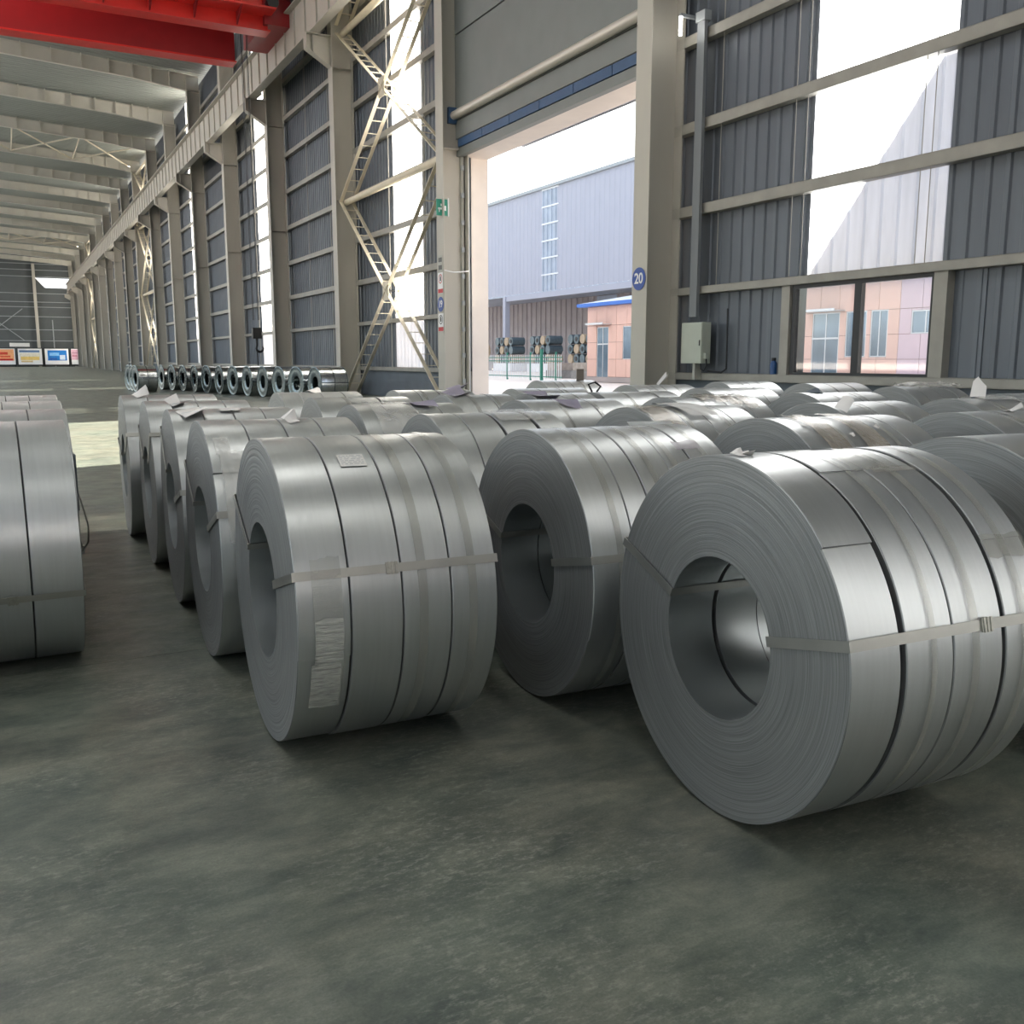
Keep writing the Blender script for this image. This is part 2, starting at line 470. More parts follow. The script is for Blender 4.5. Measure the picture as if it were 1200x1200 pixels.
for k in range(-4, 18):
    y0 = Y20 + PITCHY * k; y1 = y0 + PITCHY
    st = strip_range(k)
    if k == -3: st = (y0 + 4, y0 + 7.28, 0)
    y = y0
    while y < y1 - 0.2:
        wdt = 1.0
        if st and st[0] - 0.5 < y + 0.01 and y < st[1] - 0.5:
            y += wdt; continue
        if k == 0:
            me = SH_TOP
        else:
            me = SH_FULL
        link('wall_sheet', me, wall, (0, y, 0))
        y += wdt
    if st:
        # exact edges of the strip: narrow closing sheets hide the module mismatch
        for j in range(3):
            for zi in range(st[2], len(LEVELS)):
                if k > 8 and zi % 2: pass
                link('skylight_sheet', trans_mesh(zi, k > 0), wall, (-0.012, st[0] + j * 1.093, 0))
        # closing strips, real corner flashings
        lo = y0 + math.ceil((st[0] - 0.5 - y0 - 0.01)) * 1.0
        hi = lo
        while hi < st[1] - 0.5: hi += 1.0
        b = MB()
        z0 = LEVELS[st[2]]
        if lo < st[0]: b.box(-0.02, lo - 0.01, z0, 0.0, st[0], ZR)
        if hi > st[1]: b.box(-0.02, st[1], z0, 0.0, hi + 0.01, ZR)
        if b.v: b.build('wall_flashing', M_SHEET, wall)
# sheets beside the window in bay -1 reach down to the dado
b = MB(); b.box(-0.02, 14.05, 1.1, 0.0, 14.8, 3.0); b.box(-0.02, 9.9, 1.1, 0, 10.70, 3.0); b.build('wall_flashing', M_SHEET, wall)
# dado
for k in range(-4, 18):
    if k == 0: continue
    y0 = Y20 + PITCHY * k
    b = MB(); b.box(-0.12, y0 + (0.45 if k == 1 else 0.001), 0, 0.25, y0 + PITCHY - 0.001, 1.1); b.build('dado_wall', M_DADO, wall)
# girts: lipped channels
def girt_mesh(L, h=0.22, d=0.2):
    b = MB(); t = 0.012
    b.box(-d, 0, -h / 2, -d + t, L, h / 2)
    b.box(-d, 0, h / 2 - t, 0, L, h / 2)
    b.box(-d, 0, -h / 2, 0, L, -h / 2 + t)
    b.box(-0.03, 0, -h / 2, -0.03 + t, L, -h / 2 + 0.05)
    return b.mesh('girt', M_GIRT)
G1 = girt_mesh(PITCHY - 0.02); G0 = girt_mesh(PITCHY - 0.02, 0.16, 0.2)
for k in range(-4, 18):
    y0 = Y20 + PITCHY * k
    for i, z in enumerate(LEVELS):
        if k == 0 and z < 9: continue
        link('girt', G0 if i < 2 else G1, wall, (-0.04, y0 + 0.01, z))
# sag rods beside the near strip and in the near bays
for y in (10.95, 11.15, 14.05, 13.75, 16.2, 7.6):
    b = MB(); b.tube([(-0.2, y, 3.0), (-0.2, y, 19)], 0.008, 6); b.build('sag_rod', M_GIRT, wall)
for k in (1, 2, 3):
    y0 = Y20 + PITCHY * k
    for yy in (3.35, 6.9):
        b = MB(); b.tube([(-0.2, y0 + yy, 1.2), (-0.2, y0 + yy, 19)], 0.018, 6); b.build('sag_rod', M_GIRT, wall)
# window posts either side of the ground window
b = MB(); b.box(-0.2, 14.0, 1.2, -0.02, 14.22, 3.0); b.build('window_post', M_GIRT, wall)
b = MB(); b.box(-0.2, 10.48, 1.2, -0.02, 10.74, 3.0); b.build('window_post', M_GIRT, wall)

# window
win = tag(empty('window_1', (WX - 0.12, 10.76, 1.2)), kind='structure')
W_, H_ = 3.2, 1.74
b = MB()
b.box(-0.04, 0, 0, 0.06, W_, 0.05); b.box(-0.04, 0, H_ - 0.09, 0.06, W_, H_)
b.box(-0.04, 0, 0.05, 0.06, 0.05, H_ - 0.09); b.box(-0.04, W_ - 0.09, 0.05, 0.06, W_, H_ - 0.09)
b.build('window_frame', M_BLACK, win)
b = MB(); b.box(-0.05, 1.50, 0.05, 0.05, 1.66, H_ - 0.09); b.build('mullion', M_BLACK, win)
b = MB(); b.box(0.0, 0.05, 0.05, 0.008, 1.5, H_ - 0.09); b.build('pane', M_GLASS, win)
b = MB(); b.box(0.0, 1.66, 0.05, 0.008, W_ - 0.09, H_ - 0.09); b.build('pane', M_GLASS, win)

# ------------------------------------------------------------------ other walls, roof (unseen ones get added openings and light strips to light the hall)
wl = tag(empty('wall_left', (XL, 0, 0)), kind='structure')
for k in range(-4, 18):
    y0 = Y20 + PITCHY * k
    # unseen side: wide opening and daylight sheeting above, added to let light in
    b = MB(); b.box(-0.1, y0, 0, 0, y0 + PITCHY, 0.9); b.build('dado_wall', M_DADO, wl)
    b = MB(); b.box(-0.1, y0, 7.5 if k < 2 else 14.5, 0, y0 + PITCHY, 16.4); b.box(-0.3, y0, 0.9, 0, y0 + 0.4, 14.5 if k >= 2 else 7.5); b.build('wall_sheet', M_COL, wl)
    b = MB(); b.box(-0.06, y0, 16.4, -0.05, y0 + PITCHY, ZR); b.build('skylight_sheet', M_TRANS, wl)
wf = tag(empty('wall_front', (0, YB, 0)), kind='structure')
b = MB(); b.box(XL, -0.1, 0, WX, 0, 6.0); b.box(XL, -0.1, 13.0, WX, 0, ZR); b.box(XL, -0.1, 6, -8, 0, 13); b.box(9, -0.1, 6, WX, 0, 13); b.build('wall_sheet', M_SHEET, wf)
b = MB(); b.box(-8, -0.06, 6, 9, -0.05, 13); b.build('skylight_sheet', M_TRANSC, wf)

ce = tag(empty('ceiling', (0, 0, 0)), kind='structure')
def roof_z(x):
    return 22.35 - 0.06 * abs(x + 1.3) if x > -1.3 else 22.35 - 0.06 * abs(x + 1.3)
for k in range(-4, 18):
    y0 = Y20 + PITCHY * k
    b = MB()
    nr = 22; prof = []
    for i in range(nr):
        y = y0 + i * PITCHY / nr; p = PITCHY / nr
        prof += [(y, 0), (y + p * 0.6, 0), (y + p * 0.7, -0.05), (y + p * 0.9, -0.05)]
    prof.append((y0 + PITCHY, 0))
    n = len(prof)
    b2 = MB()
    for xa, xb in ((-7.5, -4.5), (-13.5, -10.5)) if k < 2 else ((-7.5, -4.5), (-16.5, -8.5)):
        b2.add([(xa, y0, roof_z(xa)), (xb, y0, roof_z(xb)), (xb, y0 + PITCHY, roof_z(xb)), (xa, y0 + PITCHY, roof_z(xa))], [(0, 1, 2, 3)])
    b2.build('added_roof_light', M_TRANS, ce)  # light panels added in the unseen roof half to brighten the hall
    for xa, xb in (((-1.3, WX + 0.4), (-4.5, -1.3), (-10.5, -7.5), (-16.5, -13.5)) if k < 2 else ((-1.3, WX + 0.4), (-4.5, -1.3), (-8.5, -7.5))):
        vs = [(xa, y, roof_z(xa) + h) for y, h in prof] + [(xb, y, roof_z(xb) + h) for y, h in prof]
        b.add(vs, [(i, i + 1, n + i + 1, n + i) for i in range(n - 1)])
    b.build('roof_sheet', M_ROOF, ce)

# end wall
wb = tag(empty('wall_back', (0, YE, 0)), kind='structure')
b = MB()
zc = 15.75; zt = 17.7
b.box(XL, 0, 0, WX, 0.1, zc); b.box(XL, 0, zt, WX, 0.1, 22.6)
b.prism([(XL, zc), (8.2, zc), (6.5, zt), (XL, zt)], 'y', 0, 0.1); b.box(13.0, 0, zc, WX, 0.1, zt)
b.build('wall_sheet', M_CONC, wb)
for i in range(4):
    x0 = 8.2 + (13.0 - 8.2) / 4 * i; x1 = x0 + 1.16
    b = MB()
    if i == 0: b.prism([(x0, zc), (x1, zc), (x1, zt), (6.6, zt)], 'y', 0.03, 0.06)
    else: b.box(x0, 0.03, zc, x1, 0.06, zt)
    b.build('skylight_sheet', M_TRANS, wb)
for z in (5.2, 7.4, 10.0, 11.9, 12.9, 14.6, 17.9, 19.2, 20.4):
    b = MB(); b.box(XL, -0.2, z - 0.07, WX, 0, z + 0.07); b.build('girt', M_PIPE, wb)
for x0, x1 in ((6.0, 6.55),):
    b = MB(); b.box(x0, -0.7, 0, x1, -0.2, 20.4); b.build('gable_post', M_COL, wb)
b = MB(); b.box(9.0, -0.3, 0, 9.2, -0.1, 9.4); b.build('gable_post', M_PIPE, wb)
b = MB(); b.box(1.0, -0.12, 4.0, 4.6, -0.05, 4.75); b.build('skylight_sheet', M_WHITE, wb)
for a, c in (((-4, 5.2), (3.8, 11.5)), ((3.8, 5.2), (-4, 11.5))):
    b = MB(); b.beam((a[0], -0.3, a[1]), (c[0], -0.3, c[1]), 0.15, 0.15, material=None); b.build('wind_brace', M_PIPE, wb)

# ------------------------------------------------------------------ columns, rafters
ZTOP = 20.3
def column(k):
    y = Y20 + PITCHY * k
    num = 20 - k
    if k == 0: lab = 'steel column carrying a round blue sign reading 20, right of the open doorway'
    elif k == 1: lab = 'steel column with stacked safety signs and a blue number disc, left of the open doorway'
    elif k < 0: lab = 'steel column %s bay to the right of the column marked 20' % ('one' if k == -1 else 'two')
    else: lab = 'steel column, %s one beyond the doorway along the wall' % NTH[k - 1]
    c = tag(empty('steel_column', (CX, y, 0)), lab, 'column', 'steel columns along the right wall')
    b = MB(); b.box(0, -0.28, 0, 0.03, 0.28, ZTOP); b.build('flange', M_COL, c)
    b = MB(); b.box(0.86, -0.28, 0, 0.89, 0.28, ZTOP); b.build('flange', M_COL, c)
    b = MB(); b.box(0.03, -0.012, 0, 0.86, 0.012, ZTOP)
    b.build('web', M_COL, c)
    b = MB(); b.box(-0.05, -0.4, 0, 0.95, 0.4, 0.035); b.build('base_plate', M_COLD, c)
    # crane bracket: tapered corbel with top plate and end stiffener
    b = MB()
    b.prism([(0.0, 13.35), (-1.0, 13.95), (-1.0, 14.5), (0.0, 14.5)], 'y', -0.015, 0.015)
    b.box(-1.02, -0.22, 14.5, 0.05, 0.22, 14.53)
    vs = [(0, -0.2, 13.33), (0, 0.2, 13.33), (-1.0, 0.2, 13.93), (-1.0, -0.2, 13.93), (0, -0.2, 13.36), (0, 0.2, 13.36), (-1.0, 0.2, 13.96), (-1.0, -0.2, 13.96)]
    b.add(vs, [(0, 3, 2, 1), (4, 5, 6, 7), (0, 1, 5, 4), (1, 2, 6, 5), (2, 3, 7, 6), (3, 0, 4, 7)])
    b.box(-0.75, -0.2, 13.8, -0.73, 0.2, 14.5); b.box(-1.02, -0.2, 13.94, -1.0, 0.2, 14.5)
    b.build('crane_bracket', M_COL, c)
    for z in ((13.3,) if k == 0 else (13.3, 8.1)):
        b = MB(); b.box(0.03, -0.27, z, 0.86, -0.012, z + 0.02); b.build('web_stiffener', M_COL, c)
    return c
cols = {}
for k in range(-2, 19):
    cols[k] = column(k)

def rafter(k, n):
    y = Y20 + PITCHY * k
    lab = 'shallow steel roof rafter, %s from the camera behind the red crane' % NTH[n]
    r = tag(empty('roof_rafter', (0, y, 0)), lab, 'rafter', 'roof rafters')
    x0, x1 = CX + 0.86, -1.3
    def bot(x):
        hz = max(0.0, (x - 9.0) / (x0 - 9.0)) if x > 9 else 0
        return roof_z(x) - 0.25 - 0.85 - 0.25 * hz
    def top(x): return roof_z(x) - 0.25
    for side in (0, 1):
        xsr = [x0, 9.0, x1] if side == 0 else [x1, XL + 0.5]
        b = MB()
        for xa, xb in zip(xsr[:-1], xsr[1:]):
            za, zb, ta, tb = bot(xa), bot(xb), top(xa), top(xb)
            for (p, q, s_, t_) in ((za, zb, 0.03, 0.15), (ta, tb, 0.03, 0.15)):
                vs = [(xa, -t_, p - s_ / 2), (xb, -t_, q - s_ / 2), (xb, t_, q - s_ / 2), (xa, t_, p - s_ / 2),
                      (xa, -t_, p + s_ / 2), (xb, -t_, q + s_ / 2), (xb, t_, q + s_ / 2), (xa, t_, p + s_ / 2)]
                b.add(vs, [(0, 3, 2, 1), (4, 5, 6, 7), (0, 1, 5, 4), (1, 2, 6, 5), (2, 3, 7, 6), (3, 0, 4, 7)])
            vs = [(xa, -0.01, za), (xb, -0.01, zb), (xb, 0.01, zb), (xa, 0.01, za), (xa, -0.01, ta), (xb, -0.01, tb), (xb, 0.01, tb), (xa, 0.01, ta)]
            b.add(vs, [(0, 3, 2, 1), (4, 5, 6, 7), (0, 1, 5, 4), (1, 2, 6, 5), (2, 3, 7, 6), (3, 0, 4, 7)])
        b.build('rafter_beam', M_RAFT, r)
    for x in (11.6, 10.4, 9.2, 7.7, 6.0, 4.2, 2.4, 0.6):
        b = MB(); b.box(x - 0.03, -0.26, bot(x), x + 0.03, -0.01, top(x) + 0.06); b.build('rafter_stiffener', M_RAFT, r)
    b = MB(); b.box(CX - 0.02, -0.2, bot(CX) - 0.1, CX + 0.0, 0.2, top(CX)); b.build('knee_plate', M_RAFT, r)
n = 0
for k in range(-1, 19):
    n += 1
    rafter(k, n)

# roof braces in the braced bays
def roof_brace(y0, lab):
    r = tag(empty('roof_brace', (0, y0, 0)), lab, 'brace', 'roof braces')
    for a, c in (((12.6, 10.9), (7.3, 0.1)), ((7.3, 0.1), (2.0, 10.9)), ((7.3, 10.9), (2.0, 0.1)), ((2.0, 10.9), (-1.3, 4)), ((12.6, 0.1), (7.3, 10.9))):
        b = MB(); b.tube([(a[0], a[1], roof_z(a[0]) - 0.9), (c[0], c[1], roof_z(c[0]) - 0.9)], 0.07, 8); b.build('brace_rod', M_LADDER, r)
    for x in (7.3, 2.0):
        b = MB(); b.tube([(x, 0.1, roof_z(x) - 0.9), (x, 10.9, roof_z(x) - 0.9)], 0.06, 8); b.build('strut', M_LADDER, r)
roof_brace(Y20 + 77, 'crossed pale roof braces between the third and fourth visible rafters')
roof_brace(Y20 + 154, 'crossed pale roof braces near the far end of the hall')

# runway beam
rb = tag(empty('crane_runway_beam', (12.0, 0, 14.53)), 'long steel crane runway beam on brackets along the right wall columns', 'beam')
y0, y1 = Y20 - 2 * PITCHY - 1, YE - 4
for nm, args in (('bottom_flange', (-0.2, y0, 0, 0.2, y1, 0.04)), ('top_flange', (-0.25, y0, 1.70, 0.25, y1, 1.75))):
    b = MB(); b.box(*args); b.build(nm, M_COL, rb)
b = MB(); b.box(-0.012, y0, 0.04, 0.012, y1, 1.70); b.build('beam_web', M_COL, rb)
b = MB(); b.box(-0.05, y0, 1.75, 0.05, y1, 1.88); b.build('crane_rail', M_PIPE, rb)
b = MB(); b.box(-0.08, 0, 0.04, -0.012, 0.02, 1.70); stf = b.mesh('beam_stiffener', M_COL)
yy = Y20 - 6
while yy < YE - 5:
    link('beam_stiffener', stf, rb, (0, yy, 0)); yy += 1.6
for k in range(-1, 18):
    b = MB(); y = Y20 + PITCHY * k; b.beam((0.15, y + 0.2, 0.0), (CX - 12.0 + 0.1, y + 1.0, 0.6), 0.08, 0.08); b.build('knee_strut', M_COL, rb)

# ladder-like cross braces
def lattice(parent, a, c, step=0.5, half=0.26):
    """two chords either side (along x) with rungs"""
    a = Vector(a); c = Vector(c); L = (c - a).length
    br = empty('brace_arm', (0, 0, 0), parent=parent)
    for s_ in (-1, 1):
        b = MB(); o = Vector((half * s_, 0, 0)); b.beam(a + o, c + o, 0.03, 0.14, up=(1, 0, 0)); b.build('chord', M_LADDER, br)
    n = int(L / step); d = (c - a) / n
    for i in range(1, n):
        p = a + d * i
        b = MB(); b.box(p.x - half, p.y - 0.035, p.z - 0.012, p.x + half, p.y + 0.035, p.z + 0.012); b.build('rung', M_LADDER, br)
def bracing(k, lab, step, levels=((0.1, 8.0), (8.0, 14.6), (14.9, 20.0))):
    ya, yb = Y20 + PITCHY * k + 0.35, Y20 + PITCHY * (k + 1) - 0.35
    r = tag(empty('lattice_wall_brace', (CX + 0.45, ya, 0)), lab, 'brace', 'lattice wall braces')
    L = yb - ya
    for i, (z0, z1) in enumerate(levels):
        lattice(r, (0, 0, z0), (0, L, z1), step)
        lattice(r, (0, L, z0), (0, 0, z1), step)
        b = MB(); b.box(-0.3, L / 2 - 0.3, (z0 + z1) / 2 - 0.35, -0.28, L / 2 + 0.3, (z0 + z1) / 2 + 0.35); b.build('gusset', M_LADDER, r)
        b = MB(); b.tube([(0, -0.05, z1), (0, L + 0.05, z1)], 0.13, 12); b.build('strut', M_LADDER, r, smooth=True)
bracing(1, 'pale ladder-like crossed steel bracing just left of the open doorway', 0.62)
bracing(7, 'pale ladder-like crossed bracing far along the wall, in the mid distance', 0.9)
bracing(13, 'pale ladder-like crossed bracing farthest away near the end wall', 1.2)

# ------------------------------------------------------------------ doorway in the bay between columns 20 and 19
dy0, dy1 = 18.3, 28.8
door = tag(empty('door_1', (0, 0, 0)), kind='structure')
b = MB(); b.box(13.84, dy1, 0, 14.45, dy1 + 0.35, 8.6); b.build('door_jamb', M_JAMB, door)
b = MB(); b.box(13.84, dy0 - 0.35, 0, 14.45, dy0, 8.6); b.build('door_jamb', M_JAMB, door)
b = MB(); b.box(13.5, dy0 - 0.3, 7.95, 14.45, dy1, 8.12); b.build('soffit', M_JAMB, door)
b = MB(); b.box(13.30, dy0 - 0.3, 7.92, 13.5, dy1 - 0.05, 8.16); b.build('door_header', M_DOORP, door)
for i in range(6):
    a = dy0 - 0.2 + i * 1.75
    b = MB(); b.box(13.27, a, 8.18, 13.33, a + 1.72, 8.42); b.build('seal_strip', M_BLUEDK, door)
for z0, z1 in ((8.44, 9.0), (9.0, 11.55), (11.57, 14.1), (14.12, 16.7)):
    b = MB(); b.box(13.25, dy0 - 0.25, z0, 13.32, dy1 - 0.1, z1 - 0.03); b.build('door_panel', M_DOORP, door)
b = MB(); b.tube([(13.15, dy0 - 0.3, 9.13), (13.15, dy1 - 0.15, 9.13)], 0.13, 18); b.build('torsion_shaft', M_TUBE, door, smooth=True)
b = MB(); b.box(12.98, dy1 - 0.2, 8.9, 13.3, dy1 + 0.02, 9.38); b.build('shaft_bearing', M_BLUEDK, door)
for x in (13.42, 13.62):
    b = MB(); b.box(x, dy1 - 0.14, 0, x + 0.09, dy1 - 0.02, 14); b.build('guide_rail', M_PIPE if x > 13.5 else M_COLD, door)
b = MB(); b.box(13.53, dy1 - 0.1, 0, 13.60, dy1 - 0.03, 9); b.build('rail_seal', M_BLACK, door)
for i in range(16):
    b = MB(); b.box(13.40, dy1 - 0.2, 0.7 + i * 0.85, 13.50, dy1 - 0.12, 0.85 + i * 0.85); b.build('hinge', M_PIPE, door)

# canopy outside
can = tag(empty('door_canopy', (14.45, 17.5, 8.2)), 'pale corrugated canopy outside above the open doorway', 'canopy')
b = MB()
prof = []
for i in range(60):
    y = i * 0.19
    prof += [(y, 0), (y + 0.1, 0), (y + 0.12, -0.035), (y + 0.17, -0.035)]
n = len(prof)
vs = [(0, y, z + 0.0) for y, z in prof] + [(1.35, y, z + 0.36) for y, z in prof]
b.add(vs, [(i, i + 1, n + i + 1, n + i) for i in range(n - 1)])
b.build('canopy_sheet', M_FBLUE, can)
b = MB(); b.box(0, 0, 0.4, 1.36, 11.4, 0.44); b.build('canopy_top', M_FBLUE, can)
b = MB(); b.box(1.36, -0.05, 0.30, 1.40, 11.45, 0.46); b.build('canopy_fascia', M_PIPE, can)

# ------------------------------------------------------------------ signs and wall fittings
def disc_sign(y, z, r, text, lab):
    s_ = tag(empty('number_sign', (CX - 0.012, y, z)), lab, 'sign')
    b = MB(); n = 40
    vs = [(0, r * math.cos(2 * PI * i / n), r * math.sin(2 * PI * i / n)) for i in range(n)] + [(-0.006, r * math.cos(2 * PI * i / n), r * math.sin(2 * PI * i / n)) for i in range(n)]
    b.add(vs, [tuple(range(n)), tuple(range(2 * n - 1, n - 1, -1))] + [(i, i + n, (i + 1) % n + n, (i + 1) % n) for i in range(n)])
    b.build('disc', M_SIGNB, s_)
    tc = bpy.data.curves.new('digits', 'FONT'); tc.body = text; tc.size = r * 1.3; tc.align_x = 'CENTER'; tc.align_y = 'CENTER'
    tc.extrude = 0.002; tc.offset = 0.006; tc.materials.append(M_SIGNW)
    tmp = bpy.data.objects.new('digits_outline', tc)
    me = bpy.data.meshes.new_from_object(tmp)
    bpy.data.objects.remove(tmp)
    link('digits', me, s_, (-0.010, 0, 0), (PI / 2, 0, -PI / 2))
disc_sign(Y20, 3.28, 0.25, '20', 'round blue sign with white number 20 on the column right of the doorway')
disc_sign(Y20 + PITCHY, 3.27, 0.24, '19', 'round blue sign with white number 19 among the safety signs')
def safety_sign(z0, z1, lab, top=True):
    y = Y20 + PITCHY
    s_ = tag(empty('safety_sign', (CX - 0.01, y, z0)), lab, 'sign')
    h = z1 - z0
    b = MB(); b.box(-0.004, -0.2, 0, 0, 0.2, h); b.build('plate', M_SIGNW, s_)
    b = MB(); b.box(-0.007, -0.19, 0.01, -0.004, 0.19, 0.14); b.build('red_band', M_SIGNR, s_)
    b = MB(); n = 28; R, r = 0.15, 0.12; zc = h - 0.2
    vs = []
    for q in (R, r): vs += [(-0.007, q * math.cos(2 * PI * i / n), zc + q * math.sin(2 * PI * i / n)) for i in range(n)]
    b.add(vs, [(i, i + n, (i + 1) % n + n, (i + 1) % n) for i in range(n)])
    b.build('ring', M_SIGNR if top else M_BLACK, s_)
    b = MB(); b.box(-0.007, -0.05, zc - 0.07, -0.005, 0.05, zc + 0.06); b.box(-0.007, -0.03, zc + 0.06, -0.005, 0.03, zc + 0.1); b.build('pictogram', M_BLACK, s_)
safety_sign(3.62, 4.28, 'white safety sign with red band, directly above the blue 19 disc')
safety_sign(2.40, 2.98, 'white safety sign with red band, directly below the blue 19 disc', False)
s_ = tag(empty('notice_plate', (CX - 0.01, Y20 + PITCHY, 4.32)), 'small grey notice plate topmost on the signed column', 'sign')
b = MB(); b.box(-0.004, -0.17, 0, 0, 0.17, 0.5); b.build('plate', M_COLD, s_)
for q in (0.12, 0.36):
    b = MB(); b.box(-0.006, -0.12, q - 0.07, -0.004, -0.01, q + 0.07); b.box(-0.006, 0.02, q - 0.07, -0.004, 0.13, q + 0.07); b.build('pictogram', M_BLACK, s_)
s_ = tag(empty('exit_sign', (CX - 0.02, Y20 + PITCHY - 0.12, 6.05)), 'small green exit sign sticking out high on the column left of the doorway', 'sign')
b = MB(); b.box(-0.16, -0.03, 0, 0.22, 0.02, 0.5); b.build('sign_box', M_SIGNG, s_)
b = MB(); b.box(0.23, -0.035, -0.02, 0.27, 0.025, 0.55); b.build('bracket', M_SIGNW, s_)
b = MB()
b.box(-0.11, -0.034, 0.18, 0.02, -0.03, 0.24); b.box(-0.03, -0.034, 0.28, 0.03, -0.03, 0.36); b.box(-0.09, -0.034, 0.1, -0.05, -0.03, 0.2); b.box(0.08, -0.034, 0.15, 0.17, -0.03, 0.3)
b.build('pictogram', M_SIGNW, s_)
b = MB(); b.tube([(CX, Y20 + PITCHY - 0.3, 4.33), (CX + 0.3, Y20 + PITCHY - 0.36, 4.27), (CX + 0.85, Y20 + PITCHY - 0.3, 4.33)], 0.018, 8)
tag(b.build('tie_wire', M_SIGNW), 'thin white wire tied around the column left of the doorway', 'wire')

eb = tag(empty('electrical_box', (13.28, 16.23, 1.41)), 'pale grey electrical cabinet mounted on the wall right of column 20', 'cabinet')
b = MB(); b.box(0.02, 0, 0, 0.25, 0.7, 0.88); b.build('case', M_BOX, eb)
b = MB(); b.box(0, 0.01, 0.01, 0.019, 0.69, 0.87); b.build('door', M_BOX, eb)
b = MB(); b.box(-0.012, 0.05, 0.38, 0, 0.075, 0.5); b.build('lock', M_BLACK, eb)
b = MB(); b.box(0.06, -0.08, 0.1, 0.16, -0.001, 0.22); b.build('socket', M_BOX, eb)
b = MB(); b.tube([(0.11, -0.04, 0.1), (0.11, -0.06, -0.05), (0.1, 0.02, -0.16), (0.1, 0.12, -0.12), (0.1, 0.13, 0.0)], 0.016, 8); b.build('cable_loop', M_CABLE, eb, smooth=True)
b = MB(); b.box(0.1, 0.32, -0.35, 0.28, 0.4, 0); b.build('stand', M_COLD, eb)
b = MB(); b.box(13.42, 16.62, 2.42, 13.5, 16.86, 8.55)
cdt = tag(empty('cable_duct', (0, 0, 0)), 'vertical grey cable duct running up the wall above the electrical cabinet', 'duct')
b.build('duct_trunk', mat('duct_grey', hexc(128, 132, 136), 0.45, 0.2), cdt)
b = MB(); b.box(13.40, 16.60, 8.5, 13.58, 16.9, 8.7); b.build('duct_cap', M_PIPE, cdt)
b = MB(); b.tube([(13.45, 16.2, 1.25), (13.45, 15.75, 1.22), (13.45, 15.6, 1.3), (13.45, 15.6, 1.5), (13.45, 15.62, 2.55)], 0.02, 8)
tag(b.build('black_cable', M_CABLE, smooth=True), 'black cable rising along the wall right of the electrical cabinet', 'cable')
b = MB(); b.tube([(13.1, 17.02, 8.25), (13.1, 17.02, 8.62)], [0.035, 0.035], 10)
lt = tag(empty('bulkhead_lamp', (0, 0, 0)), 'small lit tube lamp high on the wall beside column 20', 'lamp')
b.build('tube_glow', M_LAMP, lt)
b = MB(); b.box(13.08, 16.98, 8.62, 13.6, 17.06, 8.68); b.build('lamp_arm', M_PIPE, lt)
bt = tag(empty('water_bottle', (13.66, 14.42, 1.2)), 'blue bottle standing on the ledge left of the window', 'bottle')
b = MB(); b.tube([(0, 0, 0), (0, 0, 0.22), (0, 0, 0.26), (0, 0, 0.27)], [0.07, 0.07, 0.045, 0.04], 16); b.build('bottle_body', M_BLUEBOT, bt, smooth=True)
b = MB(); b.tube([(0, 0, 0.27), (0, 0, 0.33)], 0.045, 16); b.build('cap', M_BLACK, bt, smooth=True)

# ------------------------------------------------------------------ red overhead crane
cr = tag(empty('overhead_crane', (0, 45, 14.8)), 'red overhead travelling crane spanning the hall near the roof', 'crane')
def cbox(name, m, *a, parent=cr):
    b = MB(); b.box(*a); return b.build(name, m, parent)
xa, xb = -14.0, 11.3
g1 = cbox('girder', M_REDSHADE, xa, 1.0, 0.07, 10.25, 1.7, 2.2)
cbox('girder_flange', M_RED, xa, 0.9, 0.0, 10.3, 1.8, 0.07, parent=g1)
g2 = cbox('girder', M_RED, xa, -1.7, 0.75, 11.1, -1.0, 2.5)
cbox('girder_flange', M_RED, xa, -1.8, 0.68, 11.2, -0.9, 0.75, parent=g2)
wk = cbox('walkway', M_RED, xa, -2.9, 1.25, 11.2, -1.8, 1.32)
x = -13
while x < 11:
    b = MB(); b.prism([(-2.85, 1.25), (-1.8, 1.25), (-1.8, 0.75)], 'x', x, x + 0.06); b.build('walkway_bracket', M_REDSHADE, wk)
    b = MB(); b.tube([(x, -2.85, 1.3), (x, -2.85, 2.4)], 0.025, 6); b.build('rail_post', M_RED, wk)
    x += 1.75
b = MB(); b.tube([(xa, -2.85, 2.4), (11.2, -2.85, 2.4)], 0.03, 6); b.build('handrail', M_RED, wk)
b = MB(); b.tube([(xa, -2.85, 1.9), (11.2, -2.85, 1.9)], 0.02, 6); b.build('handrail', M_RED, wk)
et = empty('end_truck', (0, 0, 0), parent=cr)
cbox('truck_beam', M_REDSHADE, 11.7, -3.2, 1.95, 12.3, 3.2, 2.65, parent=et)
cbox('truck_saddle', M_REDSHADE, 10.9, -2.0, 0.9, 12.2, 2.0, 2.4, parent=et)
for yy in (-2.7, 2.7):
    b = MB(); b.tube([(11.93, yy, 1.88), (12.07, yy, 1.88)], 0.26, 20); b.build('wheel', M_BLACK, et)
b = MB(); b.tube([(11.2, -2.4, 1.7), (11.2, -1.4, 1.7)], 0.25, 16); b.build('drive_motor', M_BLACK, cr, smooth=True)
tr = empty('hoist_trolley', (10.3, 0, 2.6), parent=cr)
cbox('trolley_frame', M_REDSHADE, -1.4, -1.6, 0, 1.0, 1.6, 0.35, parent=tr)
b = MB(); b.tube([(-1.0, 0, 0.75), (0.7, 0, 0.75)], 0.38, 20); b.build('hoist_drum', M_BLACK, tr, smooth=True)
cbox('motor_box', M_BLACK, -1.3, -1.2, 0.35, -0.7, -0.4, 1.1, parent=tr)
for dx in (-0.12, 0.12):
    for dyy in (-0.1, 0.1):
        b = MB(); b.tube([(10.45 - 10.3 + dx, dyy, 0.4), (10.46 - 10.3 + dx, dyy, -14.1)], 0.014, 5); b.build('hoist_rope', M_BLACK, tr)
hk = empty('hook_block', (10.46, 0, -12.15), parent=cr)
